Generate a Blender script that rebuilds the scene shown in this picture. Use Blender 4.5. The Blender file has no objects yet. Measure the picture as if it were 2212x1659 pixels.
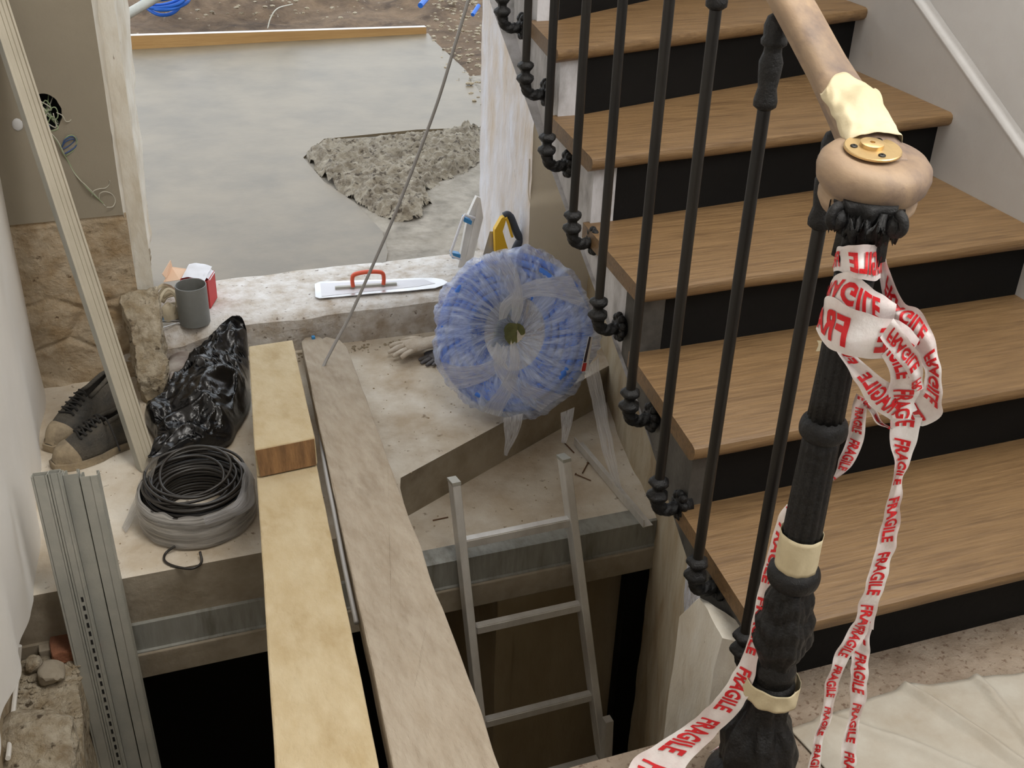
import bpy, bmesh, math, random
from mathutils import Vector, Matrix, noise
random.seed(7)
V = Vector
# ---------------------------------------------------------------- camera, world, lights
F_PX, TH, RO, YAW, HC = 2426.6, 0.52542571, 0.03780386, 0.3656994, 1.42
fw = V((math.sin(YAW)*math.cos(TH), math.cos(YAW)*math.cos(TH), -math.sin(TH)))
r0 = V((math.cos(YAW), -math.sin(YAW), 0)); u0 = r0.cross(fw)
rt = r0*math.cos(RO) + u0*math.sin(RO); up = u0*math.cos(RO) - r0*math.sin(RO)
CAM = V((0, 0, HC))
cd = bpy.data.cameras.new('camera'); cam = bpy.data.objects.new('camera', cd)
bpy.context.scene.collection.objects.link(cam)
cd.sensor_width = 36; cd.lens = F_PX/2212*36; cd.clip_start = .02; cd.clip_end = 200
m = Matrix((rt, up, -fw)).transposed().to_4x4(); m.translation = CAM; cam.matrix_world = m
sc = bpy.context.scene; sc.camera = cam
sc.view_settings.view_transform = 'Standard'; sc.view_settings.look = 'None'
sc.view_settings.exposure = 0.0; sc.view_settings.gamma = 1; sc.view_settings.use_curve_mapping = False
w = bpy.data.worlds.new('sky'); sc.world = w; w.use_nodes = True
w.node_tree.nodes['Background'].inputs[0].default_value = (.88, .94, 1, 1)
w.node_tree.nodes['Background'].inputs[1].default_value = 1.9

def area(name, loc, target, sx, sy, power, col):
    l = bpy.data.lights.new(name, 'AREA'); l.shape = 'RECTANGLE'; l.size = sx; l.size_y = sy
    l.energy = power; l.color = col
    o = bpy.data.objects.new(name, l); sc.collection.objects.link(o); o.location = loc
    o.rotation_euler = (V(target)-V(loc)).to_track_quat('-Z', 'Y').to_euler()
    return o
area('stairwell_skylight', (1.3, 1.2, 4.3), (.9, 1.6, 0), 1.8, 2.2, 120, (1, .96, .90))
area('back_fill', (-.25, -2.2, 2.0), (.7, 1.6, -.1), 1.0, 1.2, 20, (1, .98, .95))  # weak unseen fill added to lift faces turned left and toward the camera
area('landing_window', (1.9, .1, 2.1), (-.4, 1.9, -.2), 1.0, 1.4, 58, (1, .98, .95))

# ---------------------------------------------------------------- pixel rays on real planes (design helper)
def ray(u, v): return fw + rt*((u-1106)/F_PX) - up*((v-829.5)/F_PX)
def PZ(u, v, z): r = ray(u, v); return CAM + r*((z-HC)/r.z)
def PY(u, v, y): r = ray(u, v); return CAM + r*(y/r.y)
def PX(u, v, x): r = ray(u, v); return CAM + r*(x/r.x)
def PD(u, v, d): return CAM + ray(u, v)*d
def PL(u, v, a, b):                                  # on the leaning plane Y = a + b*Z
    r = ray(u, v); return CAM + r*((a+HC*b)/(r.y-b*r.z))
def N(p, s=1.0, o=0.0): return noise.noise(V(p)*s + V((o, o*1.7, o*.3)))

# ---------------------------------------------------------------- materials
def mat(name, col, rough=.7, metal=0, var=None, vscale=6, vdetail=6, stretch=(1, 1, 1), bump=0, bscale=40,
        spots=None, sscale=25, sthr=(.62, .7), coat=0, alpha=1, emit=None, crack=None, ramp=(.35, .65), spec=.5, trans=0, coord='Object'):
    m = bpy.data.materials.new(name); m.use_nodes = True; t = m.node_tree; n = t.nodes; L = t.links
    b = n['Principled BSDF']; b.inputs['Roughness'].default_value = rough; b.inputs['Metallic'].default_value = metal
    b.inputs['Base Color'].default_value = (*col, 1); b.inputs['Coat Weight'].default_value = coat
    b.inputs['Alpha'].default_value = alpha; b.inputs['Specular IOR Level'].default_value = spec
    if trans: b.inputs['Transmission Weight'].default_value = trans
    tc = n.new('ShaderNodeTexCoord'); mp = n.new('ShaderNodeMapping'); L.new(tc.outputs[coord], mp.inputs[0])
    mp.inputs['Scale'].default_value = stretch
    def nz(scale, det=6, src=None):
        x = n.new('ShaderNodeTexNoise'); x.inputs['Scale'].default_value = scale; x.inputs['Detail'].default_value = det
        x.inputs['Roughness'].default_value = .62
        L.new((src or mp).outputs[0], x.inputs['Vector']); return x
    def rmp(src, a, b_):
        r = n.new('ShaderNodeValToRGB'); r.color_ramp.elements[0].position = a; r.color_ramp.elements[1].position = b_
        L.new(src, r.inputs[0]); return r
    def mix(fac, a, b_):
        x = n.new('ShaderNodeMix'); x.data_type = 'RGBA'; L.new(fac, x.inputs[0])
        for i, q in ((6, a), (7, b_)):
            if isinstance(q, tuple): x.inputs[i].default_value = (*q, 1)
            else: L.new(q, x.inputs[i])
        return x.outputs[2]
    cur = col
    if var:
        cols = var if isinstance(var, list) else [var]
        for i, c in enumerate(cols):
            x = nz(vscale*(1+i*1.7), vdetail); r = rmp(x.outputs[0], *ramp); cur = mix(r.outputs[0], cur, c)
            if i: pass
    if crack:
        v = n.new('ShaderNodeTexVoronoi'); v.feature = 'DISTANCE_TO_EDGE'; v.inputs['Scale'].default_value = crack[1]
        x = nz(crack[1]*.8, 3); ad = n.new('ShaderNodeVectorMath'); ad.operation = 'MULTIPLY_ADD'
        L.new(x.outputs['Color'], ad.inputs[0]); ad.inputs[1].default_value = (.35,)*3; L.new(mp.outputs[0], ad.inputs[2])
        L.new(ad.outputs[0], v.inputs['Vector']); r = rmp(v.outputs['Distance'], 0, crack[2]); cur = mix(r.outputs[0], crack[0], cur)
    if spots:
        x = nz(sscale, 5, tc if coord != 'Object' else mp) if False else nz(sscale, 5); r = rmp(x.outputs[0], *sthr); cur = mix(r.outputs[0], cur, spots)
    if not isinstance(cur, tuple): L.new(cur, b.inputs['Base Color'])
    if bump:
        x = nz(bscale, 8); bp = n.new('ShaderNodeBump'); bp.inputs['Strength'].default_value = min(1, bump)
        bp.inputs['Distance'].default_value = .004*max(1, bump); L.new(x.outputs[0], bp.inputs['Height']); L.new(bp.outputs[0], b.inputs['Normal'])
    return m
def lin(*c): return tuple((x/255/12.92 if x/255 < .04045 else ((x/255+.055)/1.055)**2.4) for x in c)

M = {}
M['concrete'] = mat('concrete', lin(206, 192, 170), .85, var=[lin(178, 160, 136), lin(222, 214, 200)], vscale=2.2, bump=1.2, bscale=30, spots=lin(140, 122, 100), sscale=34, sthr=(.64, .72))
M['slab_face'] = mat('slab_face', lin(150, 138, 118), .9, var=[lin(128, 116, 98), lin(165, 155, 138)], vscale=3, bump=1, bscale=26)
M['sill'] = mat('sill', lin(204, 197, 188), .8, var=[lin(164, 146, 124), lin(226, 224, 222)], vscale=5, bump=3, bscale=28, spots=lin(110, 96, 82), sscale=45, sthr=(.62, .7))
M['wet'] = mat('wet_concrete', lin(113, 101, 82), .36, var=[lin(100, 90, 73), lin(124, 111, 90)], vscale=1.3, bump=.35, bscale=9, spec=.5)
M['rough_concrete'] = mat('rough_concrete', lin(140, 132, 118), .8, var=[lin(112, 106, 96), lin(160, 152, 140)], vscale=4, bump=2, bscale=20)
M['pile'] = mat('concrete_pile', lin(150, 138, 118), .7, var=[lin(110, 98, 82), lin(176, 166, 148)], vscale=7, bump=5, bscale=50, spots=lin(82, 70, 56), sscale=34, sthr=(.54, .64))
M['dirt'] = mat('dirt', lin(112, 93, 74), .95, var=[lin(72, 58, 48), lin(130, 108, 86)], vscale=3, bump=8, bscale=14, spots=lin(180, 168, 150), sscale=20, sthr=(.66, .72))
M['taupe'] = mat('taupe_wall', lin(150, 141, 124), .9, var=lin(141, 132, 116), vscale=1.2, bump=.3, bscale=30)
M['beige'] = mat('beige_wall', lin(216, 208, 192), .9, var=lin(204, 196, 180), vscale=1.2, bump=.3, bscale=30)
M['white_wall'] = mat('white_wall', lin(206, 206, 206), .85, var=lin(196, 195, 194), vscale=1.5, bump=.4, bscale=20, spots=lin(188, 176, 150), sscale=5, sthr=(.66, .8))
M['board_wall'] = mat('plasterboard', lin(236, 232, 226), .8, var=lin(228, 223, 215), vscale=2, bump=.3, bscale=20)
M['jamb'] = mat('jamb_plaster', lin(216, 208, 192), .9, var=[lin(200, 188, 168), lin(226, 222, 212)], vscale=5, stretch=(1, 1, .4), bump=3, bscale=16, spots=lin(140, 126, 108), sscale=36, sthr=(.68, .74))
M['jamb_r'] = mat('jamb_limewash', lin(214, 208, 206), .9, var=[lin(206, 186, 160), lin(224, 224, 230)], vscale=4, stretch=(1, 1, .3), bump=3, bscale=14, spots=lin(150, 140, 136), sscale=26, sthr=(.66, .74))
M['stone'] = mat('stone', lin(172, 150, 118), .95, var=[lin(150, 126, 94), lin(190, 174, 150)], vscale=5, bump=6, bscale=18, spots=lin(98, 78, 54), sscale=30, sthr=(.62, .7))
M['rubble'] = mat('rubble_stone', lin(176, 158, 128), .95, var=[lin(140, 122, 96), lin(204, 192, 170)], vscale=9, bump=8, bscale=30, spots=lin(94, 80, 62), sscale=30, sthr=(.6, .68))
M['stone_wall'] = mat('cellar_wall', lin(178, 158, 126), .95, var=[lin(150, 128, 98), lin(192, 180, 156)], vscale=3, stretch=(1, 1, .5), bump=3, bscale=10)
M['limestone'] = mat('lime_plaster', lin(206, 202, 204), .9, var=[lin(180, 168, 150), lin(222, 222, 230)], vscale=6, bump=8, bscale=22, spots=lin(150, 124, 96), sscale=24, sthr=(.6, .68))
M['cellar'] = mat('cellar_brown', lin(186, 172, 146), 1, var=lin(160, 144, 116), vscale=2, stretch=(1, 1, .3), bump=2, bscale=10)
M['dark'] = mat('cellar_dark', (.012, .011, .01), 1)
M['oak'] = mat('oak_tread', lin(112, 87, 57), .45, var=[lin(88, 66, 42), lin(124, 98, 66)], vscale=5, stretch=(.6, 9, 9), vdetail=8, bump=.4, bscale=20, spots=lin(84, 56, 32), sscale=7, sthr=(.7, .78), ramp=(.38, .66))
M['black_paint'] = mat('black_paint', lin(8, 8, 8), .7, var=lin(15, 14, 13), vscale=4, bump=.5, bscale=20, spec=.2)
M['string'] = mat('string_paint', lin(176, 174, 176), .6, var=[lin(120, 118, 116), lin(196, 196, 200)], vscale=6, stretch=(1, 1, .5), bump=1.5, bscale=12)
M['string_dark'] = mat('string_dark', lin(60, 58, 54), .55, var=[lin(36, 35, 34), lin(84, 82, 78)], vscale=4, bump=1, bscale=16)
M['iron'] = mat('cast_iron', lin(16, 16, 17), .42, var=lin(24, 24, 24), vscale=14, bump=1.2, bscale=70, spec=.35)
M['rod'] = mat('iron_rod', lin(14, 13, 13), .4, var=lin(32, 29, 25), vscale=9, stretch=(1, 1, .2), spec=.35)
M['handrail'] = mat('sanded_wood', lin(148, 127, 104), .6, var=[lin(124, 102, 84), lin(160, 136, 110)], vscale=8, stretch=(1, .5, 1), bump=.4, bscale=30, spots=lin(92, 78, 76), sscale=12, sthr=(.46, .68))
M['brass'] = mat('brass', lin(212, 184, 134), .42, .9, bump=.2, bscale=60)
M['tape'] = mat('masking_tape', lin(208, 196, 164), .6, var=lin(194, 180, 146), vscale=10, bump=.6, bscale=20)
M['film'] = mat('barrier_film', lin(242, 240, 238), .35, var=lin(222, 206, 204), vscale=12, bump=.8, bscale=18, alpha=.93)
M['red'] = mat('red_print', lin(206, 24, 34), .45)
M['plank'] = mat('plank_pale', lin(186, 167, 130), .85, var=[lin(170, 149, 110), lin(194, 178, 146)], vscale=2, stretch=(3, 1, 3), vdetail=8, bump=1.2, bscale=20, spots=lin(150, 124, 84), sscale=6, sthr=(.7, .84))
M['plank_old'] = mat('plank_weathered', lin(164, 150, 131), .9, var=[lin(148, 134, 116), lin(173, 161, 144)], vscale=2.2, stretch=(6, .5, 6), vdetail=9, bump=2, bscale=12, spots=lin(120, 104, 88), sscale=4, sthr=(.70, .82))
M['endgrain'] = mat('end_grain', lin(150, 112, 72), .9, var=lin(112, 82, 52), vscale=10, stretch=(6, 1, 1), bump=2, bscale=30)
M['galv'] = mat('galvanised', lin(180, 178, 168), .5, .1, var=lin(162, 162, 154), vscale=8, bump=.3, bscale=30)
M['alu'] = mat('aluminium', lin(232, 230, 226), .34, .15, var=lin(206, 202, 196), vscale=12, stretch=(1, 1, .3), bump=.3, bscale=40)
M['beam'] = mat('galvanised_beam', lin(150, 150, 142), .6, .1, var=[lin(120, 118, 108), lin(160, 160, 154)], vscale=7, stretch=(2, 1, .3), bump=.6, bscale=20)
M['profile'] = mat('profile_grey', lin(190, 182, 164), .5, .1, var=lin(176, 168, 150), vscale=4)
M['bag'] = mat('black_bag', lin(14, 14, 16), .22, bump=1, bscale=16, spec=.7)
M['cable'] = mat('black_cable', lin(44, 40, 36), .4, spec=.6)
M['grey_cable'] = mat('grey_cable', lin(150, 148, 146), .5)
M['pvc'] = mat('grey_pvc', lin(122, 124, 122), .5, var=lin(108, 108, 104), vscale=6)
M['redbox'] = mat('red_card', lin(200, 60, 58), .6, var=lin(190, 48, 50), vscale=8)
M['card'] = mat('brown_card', lin(222, 188, 160), .8)
M['paper'] = mat('white_paper', lin(226, 228, 236), .8, bump=.4, bscale=20)
M['mask'] = mat('mask_fabric', lin(186, 174, 150), .85, bump=.6, bscale=60)
M['shoe'] = mat('shoe_mesh', lin(70, 68, 64), .9, var=lin(96, 90, 80), vscale=12, bump=2, bscale=120)
M['toe'] = mat('dusty_toe', lin(168, 152, 126), .9, var=lin(120, 108, 90), vscale=16, bump=1, bscale=60)
M['lace'] = mat('black_lace', lin(38, 36, 34), .9)
M['glove'] = mat('leather_glove', lin(206, 196, 182), .85, var=lin(180, 166, 148), vscale=20, bump=1.5, bscale=40)
M['glove_grey'] = mat('grey_glove', lin(110, 108, 110), .8, var=lin(86, 84, 86), vscale=20, bump=1, bscale=40)
M['glove_yel'] = mat('yellow_glove', lin(178, 178, 110), .8, var=lin(140, 142, 84), vscale=16, bump=1, bscale=30)
M['glove_mauve'] = mat('mauve_glove', lin(128, 114, 108), .8, var=lin(176, 168, 160), vscale=12, bump=1, bscale=30)
M['orange'] = mat('orange_handle', lin(222, 92, 62), .45)
M['steel'] = mat('trowel_steel', lin(196, 196, 196), .35, .7, var=lin(226, 226, 230), vscale=6)
M['yellow'] = mat('yellow_plastic', lin(234, 188, 50), .45)
M['grip'] = mat('dark_grip', lin(62, 68, 80), .6)
M['blue'] = mat('blue_plastic', lin(54, 132, 190), .4)
M['hose'] = mat('blue_hose', lin(30, 104, 206), .4)
M['pipeblue'] = mat('blue_insulation', lin(70, 130, 236), .6, bump=.5, bscale=60)
M['formwood'] = mat('formwork_wood', lin(186, 146, 92), .75, var=lin(168, 128, 78), vscale=3, stretch=(.5, 6, 6), bump=.5, bscale=20)
M['terrazzo'] = mat('landing_stone', lin(136, 120, 102), .75, var=[lin(118, 102, 86), lin(150, 136, 120)], vscale=6, bump=2, bscale=60, spots=lin(104, 84, 68), sscale=90, sthr=(.56, .64))
M['sheet'] = mat('dust_sheet', lin(158, 150, 136), .8, var=[lin(144, 133, 116), lin(168, 163, 152)], vscale=3, bump=.6, bscale=14)
M['rust'] = mat('rusty_nail', lin(110, 78, 54), .8)
M['brick'] = mat('brick', lin(158, 104, 74), .9, var=lin(130, 86, 64), vscale=12, bump=2, bscale=40)
M['wire_blue'] = mat('wire_blue', lin(60, 84, 130), .5); M['wire_green'] = mat('wire_green', lin(150, 166, 130), .5); M['wire_grey'] = mat('wire_grey', lin(190, 186, 172), .5)
M['label'] = mat('label_dark', lin(52, 44, 60), .5)

def film_mat(name, base, lo, hi, rough=.3, scale=(44, 2.0)):
    """clear wrapping film: streaky opacity along the direction it was pulled (uses the wrap's own UV)"""
    m = bpy.data.materials.new(name); m.use_nodes = True; t = m.node_tree; n = t.nodes; L = t.links
    b = n['Principled BSDF']; b.inputs['Base Color'].default_value = (*base, 1); b.inputs['Roughness'].default_value = rough
    uv = n.new('ShaderNodeUVMap'); mp = n.new('ShaderNodeMapping'); L.new(uv.outputs[0], mp.inputs[0])
    mp.inputs['Scale'].default_value = (scale[0], scale[1], 1)
    x = n.new('ShaderNodeTexNoise'); x.inputs['Scale'].default_value = 1; x.inputs['Detail'].default_value = 7; x.inputs['Roughness'].default_value = .7
    x.inputs['Distortion'].default_value = .6
    L.new(mp.outputs[0], x.inputs['Vector'])
    r = n.new('ShaderNodeValToRGB'); e = r.color_ramp.elements; e[0].position = .36; e[0].color = (lo,)*3+(1,); e[1].position = .66; e[1].color = (hi,)*3+(1,)
    L.new(x.outputs[0], r.inputs[0]); L.new(r.outputs[0], b.inputs['Alpha'])
    bp = n.new('ShaderNodeBump'); bp.inputs['Strength'].default_value = .9; bp.inputs['Distance'].default_value = .006
    L.new(x.outputs[0], bp.inputs['Height']); L.new(bp.outputs[0], b.inputs['Normal'])
    return m
M['wrap'] = film_mat('clear_wrap', lin(216, 229, 255), .14, .76)
M['wrap_loose'] = film_mat('loose_wrap', lin(236, 238, 246), .25, .65, scale=(3, 14))
M['wrap_black'] = film_mat('coil_wrap', lin(214, 210, 204), .3, .85, scale=(5, 16))

# ---------------------------------------------------------------- mesh helpers
def finish(name, bm, m, parent=None, smooth=None, loc=None):
    bmesh.ops.recalc_face_normals(bm, faces=bm.faces)
    me = bpy.data.meshes.new(name); bm.to_mesh(me); bm.free()
    for x in (m if isinstance(m, list) else [m]): me.materials.append(M[x])
    if smooth:
        for p in me.polygons: p.use_smooth = True
    o = bpy.data.objects.new(name, me); sc.collection.objects.link(o)
    if loc is not None: o.location = loc
    if parent is not None:
        o.parent = parent
        o.matrix_parent_inverse = Matrix.Translation(-parent.location)
    if smooth == 'auto':
        md = o.modifiers.new('edge', 'EDGE_SPLIT'); md.split_angle = math.radians(38)
    return o
def tag(o, label, cat, group=None, kind=None):
    o['label'] = label; o['category'] = cat
    if group: o['group'] = group
    if kind: o['kind'] = kind
    return o
def struct(o, label=None):
    o['kind'] = 'structure'
    if label: o['label'] = label
    return o
def empty(name, loc, label, cat, group=None):
    o = bpy.data.objects.new(name, None); sc.collection.objects.link(o); o.location = loc; o.empty_display_size = .05
    return tag(o, label, cat, group)
def BM(): return bmesh.new()
def box(bm, x0, x1, y0, y1, z0, z1, bev=0):
    vs = [bm.verts.new((x, y, z)) for x in (x0, x1) for y in (y0, y1) for z in (z0, z1)]
    fs = [(0, 1, 3, 2), (4, 6, 7, 5), (0, 4, 5, 1), (2, 3, 7, 6), (0, 2, 6, 4), (1, 5, 7, 3)]
    fs = [bm.faces.new([vs[i] for i in f]) for f in fs]
    if bev: bmesh.ops.bevel(bm, geom=list({e for f in fs for e in f.edges}), offset=bev, segments=2, affect='EDGES', profile=.6)
def prism(bm, top, vec, mi=0, smi=0):
    """solid from a closed polygon of 3D points pushed along vec"""
    a = [bm.verts.new(p) for p in top]; b = [bm.verts.new(V(p)+V(vec)) for p in top]
    f = bm.faces.new(a); f.material_index = mi; g = bm.faces.new(b[::-1]); g.material_index = smi; fs = [f, g]
    k = len(a)
    for i in range(k):
        h = bm.faces.new((a[i], b[i], b[(i+1) % k], a[(i+1) % k])); h.material_index = smi; fs.append(h)
    return fs
def frames(pts, upv=V((0, 0, 1))):
    out = []; pts = [V(p) for p in pts]; prev = None
    for i, p in enumerate(pts):
        t = (pts[min(i+1, len(pts)-1)]-pts[max(i-1, 0)]).normalized()
        if prev is None:
            a = upv if abs(t.dot(upv)) < .95 else V((1, 0, 0)); n_ = (a-t*a.dot(t)).normalized()
        else:
            n_ = prev-t*prev.dot(t); n_ = n_.normalized() if n_.length > 1e-6 else prev
        prev = n_; out.append((p, t, n_, t.cross(n_)))
    return out
def tube(bm, pts, r, seg=8, closed=False, mi=0, caps=True, fl=1.0, upv=V((0, 0, 1)), shape=None):
    fr = frames(pts, upv); rings = []
    for i, (p, t, a, b) in enumerate(fr):
        rr = r[i] if isinstance(r, (list, tuple)) else r
        ring = []
        for k in range(seg):
            th = 2*math.pi*k/seg; q = rr*(shape(i, th) if shape else 1)
            ring.append(bm.verts.new(p + a*math.cos(th)*q*fl + b*math.sin(th)*q))
        rings.append(ring)
    n = len(rings)
    for i in range(n if closed else n-1):
        A, B = rings[i], rings[(i+1) % n]
        for k in range(seg):
            f = bm.faces.new((A[k], A[(k+1) % seg], B[(k+1) % seg], B[k])); f.material_index = mi
    if not closed and caps:
        bm.faces.new(rings[0][::-1]).material_index = mi; bm.faces.new(rings[-1]).material_index = mi
def spl(pts, n=6):
    pts = [V(p) for p in pts]; out = []
    P_ = [pts[0]*2-pts[1]] + pts + [pts[-1]*2-pts[-2]]
    for i in range(1, len(P_)-2):
        a, b, c, d = P_[i-1:i+3]
        for k in range(n):
            t = k/n; out.append(.5*((2*b)+(c-a)*t+(2*a-5*b+4*c-d)*t*t+(3*b-a-3*c+d)*t**3))
    out.append(pts[-1]); return out
def spl1(vals, n): return [v.x for v in spl([V((a, 0, 0)) for a in vals], n)]
def lathe(bm, prof, seg=32, org=(0, 0, 0), shape=None, mi=0, cap=True):
    rings = []; org = V(org)
    for (r, z) in prof:
        rings.append([bm.verts.new(org+V((math.cos(2*math.pi*k/seg)*r*(shape(z, 2*math.pi*k/seg) if shape else 1),
                                          math.sin(2*math.pi*k/seg)*r*(shape(z, 2*math.pi*k/seg) if shape else 1), z))) for k in range(seg)])
    for A, B in zip(rings, rings[1:]):
        for k in range(seg): bm.faces.new((A[k], A[(k+1) % seg], B[(k+1) % seg], B[k])).material_index = mi
    if cap: bm.faces.new(rings[0][::-1]).material_index = mi; bm.faces.new(rings[-1]).material_index = mi
    return rings
def grid(bm, fn, nu, nv, uv=False, closed_u=False):
    vs = [[bm.verts.new(fn(i/nu, j/nv)) for j in range(nv+1)] for i in range(nu if closed_u else nu+1)]
    lay = bm.loops.layers.uv.new('UVMap') if uv and not bm.loops.layers.uv else (bm.loops.layers.uv[0] if uv else None)
    for i in range(nu):
        for j in range(nv):
            i2 = (i+1) % nu if closed_u else i+1
            f = bm.faces.new((vs[i][j], vs[i2][j], vs[i2][j+1], vs[i][j+1]))
            if uv:
                for l, (a, b) in zip(f.loops, ((i, j), (i+1, j), (i+1, j+1), (i, j+1))): l[lay].uv = (a/nu, b/nv)
    return vs
def lerp(a, b, t): return a+(b-a)*t
def rough(bm, amp, sc_, cuts=0, o=0, axis=None):
    for v in bm.verts:
        d = noise.noise_vector(v.co*sc_+V((o, o, o)))*amp + noise.noise_vector(v.co*sc_*3+V((o, 1, o)))*amp*.4
        if axis: d = V(axis)*d.x
        v.co += d
def rock(bm, c, s, o=0, sub=3, amp=.35):
    g = bmesh.ops.create_icosphere(bm, subdivisions=sub, radius=1)
    for v in g['verts']:
        p = v.co.copy(); k = 1+N(p, 1.1, o)*amp+N(p, 3, o+3)*amp*.35
        p = V([max(-.78, min(.78, q)) for q in p])*k
        v.co = V(c)+V((p.x*s[0], p.y*s[1], p.z*s[2]))

ZA, ZB, ZS = -.55, -.708, -.402      # hall floor, lower step, door sill
Y0, YW, YB = 2.493, 3.604, 4.07      # cellar opening edge, inner and outer face of the door wall
XL, XR = -.335, 1.94
exec_parts = []
# ================================================================ SETTING
# hall floor (upper level) with the winder-shaped step cut out on the right
dA, dB = PZ(862, 1033, ZA), PZ(1110, 900, ZA)
bm = BM()
dm = dA+(dB-dA)*2.2
poly = [(-.6, Y0+.01), (.66, Y0+.01), (dA.x-.01, dA.y-.05), (dA.x+.005, dA.y), (dB.x, dB.y), (dm.x, dm.y), (2.1, 3.7), (-.6, 3.7)]
prism(bm, [V((x, y, ZA)) for x, y in poly], (0, 0, -.158), 0, 1)
bmesh.ops.subdivide_edges(bm, edges=bm.edges[:], cuts=10, use_grid_fill=True)
struct(finish('floor', bm, ['concrete', 'slab_face']), 'worn pale concrete hall floor behind the open cellar pit')
bm = BM(); box(bm, -.6, 1.8, Y0+.012, 3.4, ZB-.16, ZB)
struct(finish('floor', bm, ['concrete']), 'lower concrete step edged by the steel beam')
# door sill
bm = BM()
def sillf(u, v):
    x = lerp(-.1, 1.75, u); prof = [(YW+.03, ZA-.02), (YW+.008, ZA+.07), (YW, ZS-.012), (YW+.02, ZS), (3.75, ZS+.002), (3.86, ZS-.002), (4.0, ZS-.006), (4.02, ZS-.2)]
    t = v*(len(prof)-1); i = min(int(t), len(prof)-2); a, b = prof[i], prof[i+1]; f = t-i
    y, z = lerp(a[0], b[0], f), lerp(a[1], b[1], f)
    if x < .3 and v < .45: z -= .05*min(1, (.3-x)/.15)*(v > .15); y += .0
    return V((x, y+N((x*6, 0, z*3), 1)*.012, z+N((x*9, y*9, 0), 1, 4)*.006))
grid(bm, sillf, 110, 28)
struct(finish('trim_1', bm, ['sill'], smooth='auto'), 'worn concrete door sill step')
# outside: fresh slab, rough slab corner, dirt
ZO = ZS-.008
bm = BM()
slab = [PZ(310, 640, ZO), PZ(480, 612, ZO), PZ(640, 592, ZO), PZ(832, 574, ZO), PZ(838, 545, ZO), PZ(826, 500, ZO), PZ(770, 440, ZO), PZ(700, 392, ZO), PZ(655, 340, ZO), PZ(700, 300, ZO), PZ(900, 280, ZO), PZ(1036, 275, ZO), PZ(1060, 235, ZO), PZ(1005, 150, ZO), PZ(945, 95, ZO), PZ(925, 72, ZO), PZ(294, 106, ZO), V((-1.2, 7.5, ZO)), V((-1.2, 4.0, ZO))]
prism(bm, slab, (0, 0, -.12))
o = finish('floor', bm, ['wet']); struct(o, 'freshly poured smooth grey concrete slab outside the doorway')
bm = BM()
grid(bm, lambda u, v: V((lerp(.8, 3.2, u), lerp(3.95, 6.6, v), ZO-.012+N((u*3, v*3, 0), 2)*.008)), 40, 40)
struct(finish('floor', bm, ['rough_concrete'], smooth=True), 'rough dry concrete patch beside the fresh slab')
bm = BM()
def dirtf(u, v):
    x, y = lerp(-4, 8, u), lerp(5.4, 17, v)
    h = max(0, min(1, (y-7.65)/1.5)); h = max(h, max(0, min(1, (x-2.35-.25*(6-y)*.3)/.8))*.5)
    return V((x, y, ZO-.1+.16*h + (.11+.1*h)*N((x, y, 0), 2.2)*h + N((x, y, 3), 7)*.05*h))
grid(bm, dirtf, 170, 170)
struct(finish('ground', bm, ['dirt'], smooth=True), 'loose brown earth beyond the formwork board')
bm = BM(); box(bm, -8, 12, 3.9, 20, ZO-.5, ZO-.2)
struct(finish('ground', bm, ['dirt']), 'subsoil')

# front wall left of the door (smooth above, bare stone below)
bm = BM()
grid(bm, lambda u, v: V((lerp(XL-.05, .021+.004*N((0, 0, v*9), 2), u), YW, lerp(.04, 3.2, v))), 12, 60)
wl = finish('wall_front', bm, ['taupe']); struct(wl, 'smooth taupe wall left of the doorway')
# round hole for the electrical box
hc = PY(98, 242, YW)
def cut(o, c, r, depth, seg=40):
    b = BM(); a = [b.verts.new((c.x+math.cos(2*math.pi*k/seg)*r*(1+.03*math.sin(k*1.7)), c.y-depth, c.z+math.sin(2*math.pi*k/seg)*r*1.25)) for k in range(seg)]
    c2 = [b.verts.new(v.co+V((0, depth*2, 0))) for v in a]
    b.faces.new(a); b.faces.new(c2[::-1])
    for k in range(seg): b.faces.new((a[k], c2[k], c2[(k+1) % seg], a[(k+1) % seg]))
    bmesh.ops.recalc_face_normals(b, faces=b.faces)
    me = bpy.data.meshes.new('t'); b.to_mesh(me); b.free(); t = bpy.data.objects.new('t', me); sc.collection.objects.link(t)
    md = o.modifiers.new('b', 'BOOLEAN'); md.object = t; md.operation = 'DIFFERENCE'; md.solver = 'EXACT'
    dg = bpy.context.evaluated_depsgraph_get(); nm = bpy.data.meshes.new_from_object(o.evaluated_get(dg))
    o.modifiers.clear(); o.data = nm; bpy.data.objects.remove(t)
bmS = BM(); bmS.from_mesh(wl.data)
ext = bmesh.ops.solidify(bmS, geom=bmS.faces[:], thickness=-.02); bmesh.ops.recalc_face_normals(bmS, faces=bmS.faces)
ymn = min(v.co.y for v in bmS.verts)
for v in bmS.verts: v.co.y += YW-.005-ymn
bmS.to_mesh(wl.data); bmS.free()
cut(wl, hc, .046, .06)
bm = BM()
def stonef(u, v):
    x = lerp(XL-.02, .03, u); z = lerp(ZA-.02, .045, v)
    cell = noise.voronoi(V((x*5.2, 3.1, z*7.5)))[0]; e = min(1, (cell[1]-cell[0])*6)
    lower = max(0, min(1, (-.18-z)/.08))
    y = YW-.004 - lower*(e*.011-.004) - .006*N((x, 0, z), 14) - .008*N((x, 0, z), 5)
    if v > .97: y = YW-.0
    return V((x, y, z))
grid(bm, stonef, 90, 130)
struct(finish('wall_front', bm, ['stone'], smooth=True), 'bare rubble stone at the foot of the wall left of the doorway')
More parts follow.
